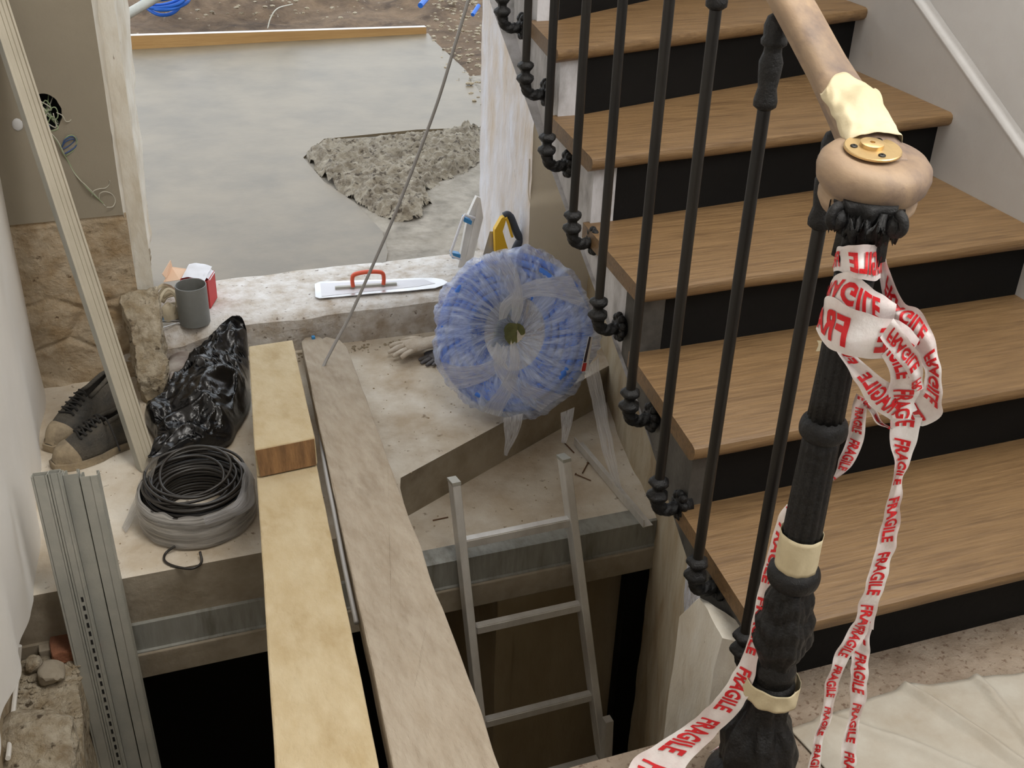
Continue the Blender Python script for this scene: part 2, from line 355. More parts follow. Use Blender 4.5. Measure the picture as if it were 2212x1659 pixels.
# door jamb left: splayed reveal, crumbling lower end
bm = BM()
def jl(u, v):
    z = lerp(ZA-.05, 3.2, v); x = lerp(.02, .105+.035*max(0, z+.3)*(1 if z < 1 else 1/max(1, z)), u); y = lerp(YW-.004, YB, u)
    low = max(0, min(1, (-.22-z)/.1))
    x += .012*N((z*2, u, 0), 3)*(u > .8) + .007*N((u*4, z*6, 2), 2) + low*(.028*N((u*5, z*9, 0), 2.2)+.016*N((u*9, z*22, 5), 2)-.016)
    if u > .97: x -= .0; y += .01*N((z, 0, 0), 14)
    return V((x, y, z))
grid(bm, jl, 26, 420)
for f in bm.faces: f.material_index = 1 if f.calc_center_median().z < -.26+.05*N(f.calc_center_median(), 9) else 0
struct(finish('wall_front', bm, ['jamb', 'rubble'], smooth=True), 'rough pale plaster reveal on the left side of the doorway')
bm = BM(); box(bm, -.025, .092, 3.39, 3.62, ZA-.02, -.23); bmesh.ops.subdivide_edges(bm, edges=bm.edges[:], cuts=30, use_grid_fill=True)
for v in bm.verts:
    k = max(0, (3.6-v.co.y)/.23); v.co.z = ZA-.02+(v.co.z-ZA+.02)*(1-.72*k**1.3); v.co.x = .045+(v.co.x-.045)*(1-.35*k)
rough(bm, .016, 14, o=6); rough(bm, .005, 60, o=9)
struct(finish('wall_front', bm, ['rubble'], smooth=True), 'crumbling rubble foot of the left door reveal')
bm = BM(); box(bm, -3, .085, YB-.4, YB, ZA-.3, 3.4)
struct(finish('wall_front', bm, ['jamb']), 'outer masonry left of the doorway')
# door jamb right
bm = BM()
def jr(u, v):
    z = lerp(ZB-.05, 3.2, v); x = lerp(1.425, 1.385, u); y = lerp(YW, YB, u)
    x -= .006*N((u*2, z*2, 7), 2)+.003*N((u*8, z*12, 7), 1.4); return V((x, y, z))
grid(bm, jr, 24, 300)
struct(finish('wall_front', bm, ['jamb_r'], smooth=True), 'whitewashed reveal on the right side of the doorway')
bm = BM(); box(bm, 1.425, 5, YW+.02, YB-.01, ZB-.2, 3.4)
bx = finish('wall_front', bm, ['beige']); struct(bx, 'beige wall between the doorway and the stairs')
bm = BM()
grid(bm, lambda u, v: (lambda x, z: V((x, YW+.018-.03*max(0, min(1, (-.03-z+.01*N((x*9, 0, 0), 1))/.035)), z)))(lerp(1.42, 1.9, u), lerp(ZB-.1, .1, v)), 20, 80)
struct(finish('trim_2', bm, ['beige'], smooth='auto'), 'thicker beige plaster below a ledge right of the doorway')
# lintel closes the doorway overhead
bm = BM(); box(bm, -.1, 1.6, YW+.01, YB, 2.15, 3.4); struct(finish('wall_front', bm, ['taupe']), 'wall above the doorway')
# left wall (plasterboard, slightly bowed)
bm = BM()
def lw(u, v):
    y = lerp(-2.4, YW+.03, u); z0 = ZA-.005 if y > 2.49 else lerp(-.12, -.555, max(0, min(1, (y-1.42)/1.07)))
    z = lerp(z0, 3.2, v); fold = max(0, 1-(z-z0)/.9)
    return V((XL-.028*(1-max(0, min(1, (y-2.4)/1.2)))+.02+fold*(.007*math.sin(y*17+z*2)+.010*N((y*3, z*2, 0), 1.4)), y, z))
grid(bm, lw, 420, 60)
struct(finish('wall_left', bm, ['board_wall'], smooth=True), 'white plasterboard wall on the left')
bm = BM(); box(bm, -.6, -.42, -2.4, YW+.4, -2.8, 3.3); struct(finish('wall_left', bm, ['stone_wall']), 'masonry behind the plasterboard')
# right wall with sloping string ledge
bm = BM(); box(bm, XR, XR+.2, -2.4, YB, -.3, 3.3); struct(finish('wall_right', bm, ['white_wall']), 'white painted stairwell wall')
bm = BM()
def ledge(u, v):
    y = lerp(.2, 4.0, u); zt = .885+(y-2.37)*.52
    pr = [(-.0, .03), (-.002, .016), (-.007, .006), (-.009, -.002), (-.006, -.014), (-.004, -1.9)]
    t = v*5; i = min(int(t), 4); f = t-i
    return V((XR+lerp(pr[i][0], pr[i+1][0], f)-.0005, y, zt+lerp(pr[i][1], pr[i+1][1], f)))
grid(bm, ledge, 40, 15)
struct(finish('trim_3', bm, ['white_wall'], smooth=True), 'sloping plaster ridge along the stairwell wall')
# back wall, ceiling
bm = BM(); box(bm, -.6, 2.2, -2.5, -2.3, -.3, 3.3); struct(finish('wall_back', bm, ['white_wall']))
bm = BM(); box(bm, -.6, .35, -2.5, YB, 3.2, 3.3); box(bm, .35, 2.3, -2.5, .1, 3.2, 3.3); box(bm, .35, 2.3, 2.4, YB, 3.2, 3.3)
for a in ((.3, .4, 0, 2.5, 3.3, 4.6), (2.2, 2.3, 0, 2.5, 3.3, 4.6), (.3, 2.3, -.05, .05, 3.3, 4.6), (.3, 2.3, 2.45, 2.55, 3.3, 4.6), (.3, 2.3, -.05, 2.55, 4.5, 4.6)): box(bm, *a)
struct(finish('ceiling', bm, ['white_wall']))
# landing
bm = BM(); prism(bm, [V(p) for p in ((-.6, -2.4, 0), (2, -2.4, 0), (2, 1.25, 0), (.93, 1.25, 0), (.88, 1.118, 0), (-.6, 1.118, 0))], (0, 0, -.22))
bmesh.ops.subdivide_edges(bm, edges=bm.edges[:], cuts=6, use_grid_fill=True)
struct(finish('floor', bm, ['terrazzo']), 'speckled stone landing at the foot of the stairs')
# cellar: dark floor, side and end walls
bm = BM(); box(bm, -.6, 2.2, -.3, 4, -2.85, -2.75); box(bm, -.6, 2.2, .6, .7, -2.8, -.2)
struct(finish('wall_cellar_front', bm, ['cellar'])).name = 'floor_cellar'
bm = BM(); grid(bm, lambda u, v: V((lerp(.98, 1.7, u), 2.62+.02*N((u*4, v*7, 0), 1), lerp(-2.8, ZB-.15, v))), 20, 50)
box(bm, .98, 1.04, 2.62, 3.6, -2.8, ZB-.15)
struct(finish('wall_cellar', bm, ['cellar'], smooth='auto'), 'brown cellar wall in the pit behind the ladder')
bm = BM(); box(bm, -.6, .98, 3.55, 3.6, -2.8, ZB-.15); struct(finish('wall_cellar', bm, ['dark']), 'end wall of the cellar with its deep shade painted near black')  # shade at the deep end of the pit is put into the wall colour
# curved wall under the stairs
plan = spl([V((1.68, 3.62, 0)), V((1.60, 3.2, 0)), V((1.53, 2.9, 0)), V((1.46, 2.5, 0)), V((1.28, 2.05, 0)), V((1.07, 1.65, 0)), V((.965, 1.42, 0)), V((.955, 1.26, 0))], 14)
bm = BM()
def cw(u, v):
    t = u*(len(plan)-1); i = min(int(t), len(plan)-2); p = plan[i].lerp(plan[i+1], t-i)
    top = -.03+(p.y-1.2)*.5+ (.06 if p.y > 2.3 else 0); z = lerp(-2.75, top, v)
    d = .010*N((p.x*3, p.y*3, z*3), 2)+(.014*N((p.x, p.y, z), 22) if z > top-.35 else .003*N((p.x, p.y, z), 16))
    return V((p.x-d, p.y-d*.4, z))
grid(bm, cw, 130, 190)
for f in bm.faces:
    c = f.calc_center_median(); top = -.03+(c.y-1.2)*.5
    if c.y < 2.2 and c.z > top-.38-.12*N(c, 4)-(.1 if c.y < 1.8 else 0): f.material_index = 1
struct(finish('wall_right', bm, ['stone_wall', 'limestone'], smooth=True), 'curved tan plaster wall under the stairs')
# plastered plinth under the first step
bm = BM()
pl = [V((.885, 1.385, 0)), V((.884, 1.33, 0)), V((.872, 1.225, 0)), V((.905, 1.19, 0)), V((.95, 1.19, 0)), V((.95, 1.42, 0))]
prism(bm, [p+V((0, 0, .088)) for p in pl], (0, 0, -.6))
for v in bm.verts:
    if v.co.z > -.1 and v.co.y > 1.35: v.co.z = -.005
bmesh.ops.triangulate(bm, faces=bm.faces[:]); bmesh.ops.subdivide_edges(bm, edges=bm.edges[:], cuts=7, use_grid_fill=True); rough(bm, .005, 18)
struct(finish('trim_4', bm, ['jamb'], smooth='auto'), 'chipped white plaster plinth under the first step')

# ================================================================ STAIRCASE
RZ = .165
LF = {1: V((.888, 1.142, 0)), 2: V((.908, 1.447, 0)), 3: V((.935, 1.757, 0)), 4: V((.948, 2.055, 0)), 5: V((.96, 2.30, 0)), 6: V((.985, 2.52, 0)), 7: V((1.0, 2.72, 0))}
RF = {1: V((1.936, 1.138, 0)), 2: V((1.936, 1.452, 0)), 3: V((1.936, 1.765, 0)), 4: V((1.936, 2.14, 0)), 5: V((1.936, 2.54, 0)), 6: V((1.936, 2.98, 0)), 7: V((1.936, 3.45, 0))}
stair = empty('staircase', (.92, 1.15, 0), 'winding oak staircase with black painted risers on the right', 'staircase')
OV = .045
for k in range(1, 7):
    bm = BM(); zt = k*RZ; bl, br = LF[k+1]+V((.012, OV+.01, 0)), RF[k+1]+V((0, OV+.01, 0))
    lf, rf = LF[k], RF[k]
    prof = [(0.012, 0), (.003, -.004), (0, -.012), (.002, -.024), (.009, -.031), (.018, -.035)]
    dirf = (rf-lf).normalized(); nrm = V((-dirf.y, dirf.x, 0))
    def tp(s, d, z, k=k, lf=lf, rf=rf, bl=bl, br=br):
        a = lf.lerp(rf, s)+nrm*d; return V((a.x, a.y, z))
    vsT = []
    nseg = 24
    rows = [[bm.verts.new(tp(i/nseg, d, zt+z)) for i in range(nseg+1)] for d, z in prof]
    back_t = [bm.verts.new(V((bl.lerp(br, i/nseg).x, bl.lerp(br, i/nseg).y, zt))) for i in range(nseg+1)]
    back_b = [bm.verts.new(v.co+V((0, 0, -.035))) for v in back_t]
    allr = [back_t]+rows+[back_b]
    for A, B in zip(allr, allr[1:]):
        for i in range(nseg): bm.faces.new((A[i], A[i+1], B[i+1], B[i]))
    for i in range(nseg): bm.faces.new((back_b[i], back_b[i+1], back_t[i+1], back_t[i]))
    bm.faces.new([r[0] for r in allr]); bm.faces.new([r[-1] for r in allr][::-1])
    for v in bm.verts:
        if v.co.z < zt-.002: v.co += noise.noise_vector(v.co*9)*.0012
    finish('tread', bm, ['oak'], stair, smooth='auto')
    bm = BM(); a, b = LF[k]+V((.03, OV, 0)), RF[k]+V((0, OV, 0))
    prism(bm, [V((a.x+.05, a.y, zt-.033)), V((b.x, b.y, zt-.033)), V((b.x, b.y, zt-RZ-.001)), V((a.x+.05, a.y, zt-RZ-.001))], (0, .018, 0))
    finish('riser', bm, ['black_paint'], stair)
bm = BM()
for k in range(1, 7):
    ya, yb = LF[k].y+OV+.001, LF[k+1].y+OV+.001
    n_ = 8
    for i in range(n_):
        y0_, y1_ = lerp(ya, yb, i/n_), lerp(ya, yb, (i+1)/n_)
        x0_, x1_ = lerp(LF[k].x, LF[k+1].x, i/n_)+.026, lerp(LF[k].x, LF[k+1].x, (i+1)/n_)+.026
        def zb(y): return (y-1.2)*.53-.075
        zt = k*RZ-.0352
        q = [V((x0_, y0_, max(zb(y0_), .02))), V((x1_, y1_, max(zb(y1_), .02))), V((x1_, y1_, zt)), V((x0_, y0_, zt))]
        fs = prism(bm, q, (.056, 0, 0)); cz = (y0_+y1_)/2
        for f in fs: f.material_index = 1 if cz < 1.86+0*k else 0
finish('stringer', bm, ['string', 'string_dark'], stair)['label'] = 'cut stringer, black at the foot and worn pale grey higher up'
bm = BM()
grid(bm, lambda u, v: (lambda y: V((lerp(lerp(.93, 1.0, (y-1.2)/1.8)+.0, XR-.01, v), y, (y-1.2)*.53-.07)))(lerp(1.42, 3.1, u)), 10, 3)
finish('soffit', bm, ['string'], stair)

# ================================================================ RAILING
rail = empty('stair_railing', (.815, 1.0, 0), 'black iron stair railing with bare sanded wooden handrail and fluted newel post', 'railing')
NX, NY = .80, .985
# newel post
def pz(v, u=None):                      # height on the newel axis seen at image row v
    lo, hi = -.4, 1.3
    for _ in range(40):
        mid = (lo+hi)/2; q = V((NX, NY, mid))-CAM; d = q.dot(fw); vv = 829.5-F_PX*q.dot(up)/d
        if vv > v: lo = mid
        else: hi = mid
    return lo
def pr(v, px): q = V((NX, NY, pz(v)))-CAM; return px/2*q.dot(fw)/F_PX
def flute(n_, a): return lambda z, th: 1+a*(abs(math.sin(n_*th/2))-.5)
post = BM(); fl = flute(14, .09)
prof = [(v, px) for v, px in ((930, 76), (965, 77), (1000, 77), (1060, 79), (1130, 80), (1190, 80), (1225, 80))]
lathe(post, [(pr(v, p), pz(v)) for v, p in prof][::-1], 84, (NX, NY, 0), fl)
prof = [(560, 86), (640, 80), (700, 78), (780, 74), (850, 75), (905, 76)]
lathe(post, [(pr(v, p), pz(v)) for v, p in prof][::-1], 84, (NX, NY, 0), fl)
newel = finish('newel_post', post, ['iron'], rail, smooth=True); newel['label'] = 'fluted cast iron newel shaft'
def nsub(name, prof, shape=None, seg=64, sm=True):
    b = BM(); zz = [pz(v) for v, _ in prof]; rr = [pr(v, p) for v, p in prof]
    zz, rr = spl1(zz, 12), spl1(rr, 12)
    lathe(b, list(zip(rr, zz))[::-1], seg, (NX, NY, 0), shape); o = finish(name, b, ['iron'], None, smooth=sm)
    o.parent = newel; o.matrix_parent_inverse = newel.matrix_world.inverted(); return o
nsub('collar', [(900, 74), (908, 96), (922, 104), (936, 100), (946, 78)])
nsub('collar', [(1216, 78), (1226, 106), (1240, 114), (1254, 106), (1262, 84), (1270, 78)])
leaf = lambda z, th: 1+.07*math.sin(5*th+z*12)+.10*(1-abs(((z*26+.5*abs(((th*5/math.pi)%2)-1))%1)*2-1))+.05*abs(math.sin(10*th))-.06
nsub('leaf_bulb', [(1262, 84), (1285, 96), (1310, 104), (1340, 118), (1370, 122), (1395, 110), (1415, 84), (1425, 76)], leaf, 140)
nsub('collar', [(1420, 74), (1440, 92), (1458, 88), (1470, 84), (1500, 84)])
nsub('collar', [(1462, 84), (1472, 100), (1486, 98), (1510, 88)])
leaf2 = lambda z, th: 1+.08*math.sin(6*th+z*8)+.07*(1-abs(((z*20+.7*abs(((th*6/math.pi)%2)-1))%1)*2-1))+.03*math.sin(13*th+z*40)-.03
nsub('leaf_base', [(1500, 84), (1530, 88), (1552, 104), (1580, 142), (1610, 156), (1640, 152), (1659, 140), (1720, 146), (1760, 160), (1790, 165)], leaf2, 140)
b = BM()
lathe(b, [(.074, 0), (.074, .03), (.06, .045), (.05, .06)], 48, (NX, NY, 0))
o = finish('foot', b, ['iron'], None, smooth=True); o.parent = newel; o.matrix_parent_inverse = newel.matrix_world.inverted()
# capital with scrolls
b = BM(); zc = pz(478)
lathe(b, [(.028, zc-.045), (.027, zc-.02), (.03, zc), (.036, zc+.02), (.036, zc+.03)], 48, (NX, NY, 0), lambda z, th: 1+.1*math.sin(8*th))
for s in (0, 1, 2, 3):
    th = math.radians(8+90*s); d = V((math.cos(th), math.sin(th), 0)); pts = []
    for i in range(26):
        a = i/25*2.6*math.pi; r_ = .0135*(1-i/34); pts.append(V((NX, NY, zc+.012))+d*(.044+r_*math.sin(a)+.0)+V((0, 0, r_*math.cos(a))))
    tube(b, pts, [.006-.0001*i for i in range(26)], 10)
    g = bmesh.ops.create_icosphere(b, subdivisions=3, radius=1)
    for v in g['verts']: v.co = V((NX, NY, zc+.008))+d*(.043+v.co.x*.010)+V((-d.y, d.x, 0))*v.co.y*.010+V((0, 0, v.co.z*.012))
    for q in range(6):
        g = bmesh.ops.create_icosphere(b, subdivisions=2, radius=.007+.003*random.random())
        a = th+math.radians(-40+16*q)
        for v in g['verts']: v.co = V((NX+math.cos(a)*.034, NY+math.sin(a)*.034, zc-.012+random.random()*.03))+v.co
o = finish('capital', b, ['iron'], None, smooth=True); o.parent = newel; o.matrix_parent_inverse = newel.matrix_world.inverted()

# balusters
bal = [('B8', (1610, 1372), .848, 1.03), ('B7', (1507, 1212), .862, 1.10), ('B6', (1424, 1040), .872, 1.22), ('B5', (1362, 847), .885, 1.38),
       ('B4', (1294, 650), .900, 1.5), ('B3', (1238, 463), .912, 1.62), ('B2', (1183, 295), .920, 1.74), ('B1', (1136, 140), .926, 1.85), ('B0', (1086, -4), .94, 1.95)]
TPAR = []
def rail_z(y): return 1.010+(y-1.055)*.535
for nme, (u, v), x, zt in bal:
    p = PX(u, v, x); zk = p.z; y = p.y; zt = rail_z(y)-.045
    b = BM(); tube(b, [V((x, y, zk)), V((x, y, zt))], .0093, 14)
    bo = finish('baluster', b, ['rod'], rail, smooth='auto')
    b = BM()   # bracket: flared collar, ball, roped elbow into the stringer
    lathe(b, [(.0098, zk+.008), (.0175, zk+.003), (.0195, zk-.003), (.015, zk-.009), (.0105, zk-.014), (.0105, zk-.020), (.019, zk-.026), (.0205, zk-.033), (.014, zk-.042)][::-1], 20, (x, y, 0),
          lambda z, th: 1+.07*math.sin(5*th+1))
    xs = x+.052
    el = spl([V((x, y, zk-.03)), V((x+.001, y, zk-.048)), V((x+.012, y+.002, zk-.066)), V((x+.03, y+.003, zk-.072)), V((xs, y+.003, zk-.070))], 9)
    tube(b, el, .0125, 16, shape=lambda i, th: 1+.10*math.sin(3*th+i*.75))
    for q in range(9):
        a = q/9*2*math.pi; g = bmesh.ops.create_icosphere(b, subdivisions=2, radius=.0095)
        for vv in g['verts']: vv.co = V((xs, y+.003+math.cos(a)*.018, zk-.068+math.sin(a)*.024))+V((vv.co.x*.9, vv.co.y, vv.co.z))
    tube(b, [V((xs-.006, y+.003, zk-.068)), V((xs+.02, y+.003, zk-.068))], .02, 16)
    o = finish('bracket', b, ['iron'], None, smooth=True); o.parent = bo; o.matrix_parent_inverse = bo.matrix_world.inverted()
    b = BM()   # top finial below the handrail
    lathe(b, [(.0095, zt-.125), (.016, zt-.12), (.0165, zt-.112), (.013, zt-.095), (.0155, zt-.075), (.0165, zt-.06), (.0125, zt-.047), (.012, zt-.04), (.0175, zt-.036), (.018, zt-.03), (.0155, zt-.026), (.0165, zt-.012), (.013, zt), (.004, zt+.006)], 20, (x, y, 0))
    o = finish('finial', b, ['iron'], None, smooth=True); o.parent = bo; o.matrix_parent_inverse = bo.matrix_world.inverted()
# handrail: moulded section swept up the flight
path = [V((.822, 1.00, 1.008)), V((.834, 1.035, 1.018)), V((.845, 1.09, 1.040)), V((.858, 1.17, 1.072)), V((.862, 1.25, 1.115)), V((.872, 1.45, 1.222)), V((.90, 1.85, 1.435)), V((.925, 2.2, 1.625)), V((.95, 2.6, 1.84))]
path = spl(path, 8)
sec = [(-.040, -.004), (-.036, .006), (-.024, .013), (0, .016), (.024, .013), (.036, .006), (.040, -.004), (.038, -.016), (.030, -.024), (.031, -.036), (.024, -.044), (-.024, -.044), (-.031, -.036), (-.030, -.024), (-.038, -.016)]
b = BM(); rings = []
for i, p in enumerate(path):
    t = (path[min(i+1, len(path)-1)]-path[max(i-1, 0)]).normalized(); s = t.cross(V((0, 0, 1))).normalized(); n_ = s.cross(t)
    k = 1.0 if i > 20 else 1.0
    rings.append([b.verts.new(p+s*a*(.64+.34*max(0, 1-i/26))+n_*c*(.7+.2*max(0, 1-i/26))) for a, c in sec])
for A, B in zip(rings, rings[1:]):
    for k in range(len(sec)): b.faces.new((A[k], A[(k+1) % len(sec)], B[(k+1) % len(sec)], B[k]))
b.faces.new(rings[0]); b.faces.new(rings[-1][::-1])
hr = finish('handrail', b, ['handrail'], rail, smooth=True)
# scrolled end cap over the newel
CC = V((.838, 1.045, .985)); CC = PD(1891, 352, 1.275)
Rt = Matrix.Rotation(math.radians(7), 3, 'X') @ Matrix.Rotation(math.radians(-2), 3, 'Y')
def capz(prof, seg=56, shape=None, org=CC):
    b = BM(); lathe(b, prof, seg, (0, 0, 0), shape)
    for v in b.verts: v.co = org+Rt@v.co
    return b
b = capz([(a*.94, z*.94) for a, z in ((.045, -.064), (.054, -.060), (.0595, -.050), (.060, -.043), (.057, -.037), (.060, -.033), (.0665, -.024), (.069, -.010), (.067, .000), (.060, .008), (.048, .012), (.034, .010), (.018, .009), (.002, .009))], 64, lambda z, th: 1+.02*math.cos(th-.6))
cp = finish('handrail_scroll', b, ['handrail'], None, smooth=True); cp.parent = hr; cp.matrix_parent_inverse = hr.matrix_world.inverted(); cp['label'] = 'round scroll end of the handrail over the newel'
BR = CC+Rt@V((-.002, .008, .012))
pl_ = empty('flange_plate', BR, 'round brass flange screwed on top of the handrail scroll', 'brass plate')
b = capz([(.004, 0), (.031, 0), (.0325, .001), (.0325, .003), (.0315, .004), (.004, .004)], 48, org=BR); finish('disc', b, ['brass'], pl_, smooth='auto')
b = capz([(.003, .003), (.0135, .003), (.0135, .0085), (.0125, .009), (.003, .009), (.0028, .006)], 40, org=BR+Rt@V((0, .003, 0))); finish('boss', b, ['brass'], pl_, smooth='auto')
for a in (200, 320, 262):
    q = BR+Rt@V((math.cos(math.radians(a+0))*.022, math.sin(math.radians(a))*.022*(1 if a == 262 else -1)*1, .003))
    b = capz([(.001, 0), (.0042, 0), (.0042, .002), (.003, .0028), (.0012, .0028), (.001, .0015)], 16, org=q); finish('screw', b, ['rod'], pl_, smooth='auto')

def ribbon_mat(): pass
# masking tape pieces
def strip(name, L_, R_, m, n_=8, noise_amp=0, solid=.0004, parent=None, crease=30):
    a, c = spl(L_, n_), spl(R_, n_); b = BM()
    def f(u, v):
        t = u*(len(a)-1); i = min(int(t), len(a)-2); p = a[i].lerp(a[i+1], t-i); q = c[i].lerp(c[i+1], t-i)
        r = p.lerp(q, v); return r+noise.noise_vector(r*crease)*noise_amp
    grid(b, f, len(a)-1, 8)
    o = finish(name, b, m, parent, smooth=True); md = o.modifiers.new('s', 'SOLIDIFY'); md.thickness = solid; return o
def band(name, zlo, zhi, r, th0, th1, m, wob=.002, skew=0.0, cx=NX, cy=NY):
    b = BM()
    def f(u, v):
        th = math.radians(lerp(th0, th1, u)); z = lerp(zlo, zhi, v)+skew*math.cos(th); rr = (r(z) if callable(r) else r)+wob*N((th*2, z*30, 0), 1.4)
        return V((cx+math.cos(th)*rr, cy+math.sin(th)*rr, z))
    grid(b, f, 60, 8); o = finish(name, b, m, smooth=True); md = o.modifiers.new('s', 'SOLIDIFY'); md.thickness = .0005; return o
tag(band('masking_tape', pz(1222), pz(1148), .0285, 0, 360, ['tape'], .0015), 'cream masking tape band on the newel shaft above its leafy bulb', 'tape', 'masking tape on the railing')
tag(band('masking_tape', pz(1497), pz(1462), .041, 0, 360, ['tape'], .003, -.004), 'cream masking tape band around the newel below its leafy bulb', 'tape', 'masking tape on the railing')
tl = strip('masking_tape', [PD(1765, 735, 1.40), PD(1768, 745, 1.395), PD(1762, 760, 1.39)], [PD(1835, 745, 1.36), PD(1830, 752, 1.36), PD(1812, 758, 1.36)], ['tape'], 6, .002)
tag(tl, 'scrap of cream masking tape under the striped tape knot on the newel', 'tape', 'masking tape on the railing')
# wrap of tape over the handrail just behind the scroll
b = BM()
def wrapf(u, v):
    i0, i1 = 9, 21; t = lerp(i0, i1, u); i = int(t); p = path[i].lerp(path[i+1], t-i); tt = (path[i+1]-path[i]).normalized(); s = tt.cross(V((0, 0, 1))).normalized(); n_ = s.cross(tt)
    a = lerp(-.2, math.pi+.2, v); w_ = .0335+.002*N((u*6, v*6, 0), 1)
    return p+s*math.cos(a)*w_*1.0+n_*(math.sin(a)**.7 if math.sin(a) > 0 else math.sin(a))*(.017+.006*math.sin(u*9+v*5)*u)+n_*(.002+.004*N((u*5, v*7, 2), 1))-tt*(.012*math.sin(v*9)*u)
grid(b, wrapf, 30, 40)
tp_ = finish('masking_tape', b, ['tape'], smooth=True); md = tp_.modifiers.new('s', 'SOLIDIFY'); md.thickness = .0005
tag(tp_, 'wide creased cream masking tape wrapped over the handrail beside the scroll', 'tape', 'masking tape on the railing')
#PART2
# ================================================================ PLANKS, BEAM, LADDER
PA_, PB_ = .08+.229*1.14, -.229
def PP(u, v, c=0): r = ray(u, v); return CAM + r*((PA_+c-HC)/(r.z-PB_*r.y))
nP = V((0, .229, 1)).normalized()
def plank(label, pts, c, th, m, group, wob=.002, ends=True, cuts=26):
    P_ = [PP(u, v, c) for u, v in pts]; b = BM(); fs = prism(b, P_, nP*-th)
    bmesh.ops.triangulate(b, faces=[f for f in b.faces if len(f.verts) > 4])
    bmesh.ops.subdivide_edges(b, edges=[e for e in b.edges if e.calc_length() > .25], cuts=cuts)
    for v in b.verts: v.co += noise.noise_vector(v.co*7)*wob
    o = finish('wooden_plank', b, m, None); bv = o.modifiers.new('bev', 'BEVEL'); bv.width = .004; bv.segments = 2; bv.limit_method = 'ANGLE'; bv.angle_limit = .8
    tag(o, label, 'plank', group); return o
G_ = 'planks bridging the open cellar pit'
plank('long pale plank, left of the two bridging the open pit', [(556, 790), (640, 775), (679, 978), (820, 1659), (868, 1890), (609, 1890), (593, 1659), (553, 1000)], 0, .07, ['plank'], G_)
up_ = plank('short pale plank stacked on the far end of the left long plank', [(537, 748), (632, 734), (680, 944), (549, 970)], .079, .075, ['plank'], G_, .0008, cuts=6)
e1, e2 = PP(549.5, 970.5, .079), PP(679.5, 944.5, .079)
b = BM(); prism(b, [e1+V((.002, -.002, -.003)), e2+V((-.002, -.002, -.003)), e2-nP*.072+V((-.003, -.002, 0)), e1-nP*.072+V((.006, -.002, 0))], (0, -.002, 0)); bmesh.ops.subdivide_edges(b, edges=b.edges[:], cuts=3, use_grid_fill=True)
finish('end_grain', b, ['endgrain'], up_)['label'] = 'brown sawn end grain with cracks'
plank('long weathered grey plank, right of the two bridging the open pit', [(650, 737), (658, 729), (688, 726), (697, 731), (705, 727), (735, 735), (750, 750), (838, 990), (945, 1282), (957, 1310), (1083, 1659), (1168, 1890), (897, 1890), (850, 1659)], 0, .078, ['plank_old'], G_, .003)
# steel beam along the pit edge
be = empty('steel_beam', (.65, Y0, ZB), 'grey galvanised steel channel along the edge of the pit', 'beam')
b = BM(); box(b, -.14, 1.46, Y0-.002, Y0+.011, ZB-.088, ZB+.002, .001); box(b, -.14, 1.46, Y0-.012, Y0+.02, ZB-.092, ZB-.088)
finish('web', b, ['beam'], be)
b = BM(); box(b, .7, 1.43, Y0-.003, Y0+.07, ZB+.0005, ZB+.004); finish('top_flange', b, ['beam'], be)
b = BM(); box(b, -.6, 1.5, Y0-.02, Y0+.14, ZB-.176, ZB-.092, .003); struct(finish('trim_5', b, ['slab_face']), 'beige concrete lintel under the steel channel')
b = BM(); box(b, -.6, -.145, Y0+.0, Y0+.2, -1.3, ZB+.0); struct(finish('wall_cellar', b, ['slab_face']), 'dark earth face under the left end of the hall floor')
b = BM(); box(b, 1.395, 1.455, 2.51, 2.57, -2.75, ZB-.17, .003); box(b, 1.385, 1.465, 2.505, 2.51, -2.75, ZB-.18, .002)
tag(finish('steel_post', b, ['black_paint']), 'black steel post holding the beam at the right end of the pit', 'post')
# aluminium ladder
LA = 2.455+.71*.27
def LP(u, v): return PL(u, v, LA, .27)
def bar(b, p, q, w, d, side):
    t = (q-p).normalized(); s = (side-t*side.dot(t)).normalized(); n_ = t.cross(s)
    a = [b.verts.new(p+s*x*w/2+n_*y*d/2) for x, y in ((-1, -1), (1, -1), (1, 1), (-1, 1))]; c = [b.verts.new(v.co+(q-p)) for v in a]
    b.faces.new(a); b.faces.new(c[::-1])
    for k in range(4): b.faces.new((a[k], c[k], c[(k+1) % 4], a[(k+1) % 4]))
lad = empty('ladder', LP(1165, 1640), 'aluminium ladder standing in the cellar pit and leaning on its edge', 'ladder')
Lt, Lb = LP(981, 1040), LP(1037, 1560); Rt_, Rb = LP(1218, 990), LP(1296, 1600)
Lb2, Rb2 = Lt+(Lb-Lt)*2.6, Rt_+(Rb-Rt_)*2.35
for p, q in ((Lt, Lb2), (Rt_, Rb2)):
    b = BM(); bar(b, p, q, .024, .052, V((1, 0, 0))); bmesh.ops.bevel(b, geom=b.edges[:], offset=.002, segments=1, affect='EDGES'); o = finish('ladder_rail', b, ['alu'], lad)
    b = BM(); t = (q-p).normalized(); bar(b, p-t*.006, p+t*.004, .026, .054, V((1, 0, 0))); c_ = finish('end_cap', b, ['galv'], None); c_.parent = o; c_.matrix_parent_inverse = o.matrix_world.inverted()
for i, (l, r_) in enumerate((((1003, 1172), (1232, 1125)), ((1027, 1358), (1252, 1308)), ((1047, 1560), (1276, 1502)))):
    p, q = LP(*l), LP(*r_)
    if i == 0: p0, q0 = p, q
    if i == 1: dp = p-p0
    b = BM(); bar(b, p, q, .03, .026, V((0, 0, 1))); bmesh.ops.bevel(b, geom=b.edges[:], offset=.003, segments=2, affect='EDGES'); finish('rung', b, ['alu'], lad)
for k in (3, 4, 5):
    b = BM(); bar(b, p0+dp*k, q0+dp*k+V((.004*k, 0, 0)), .03, .026, V((0, 0, 1))); finish('rung', b, ['alu'], lad)
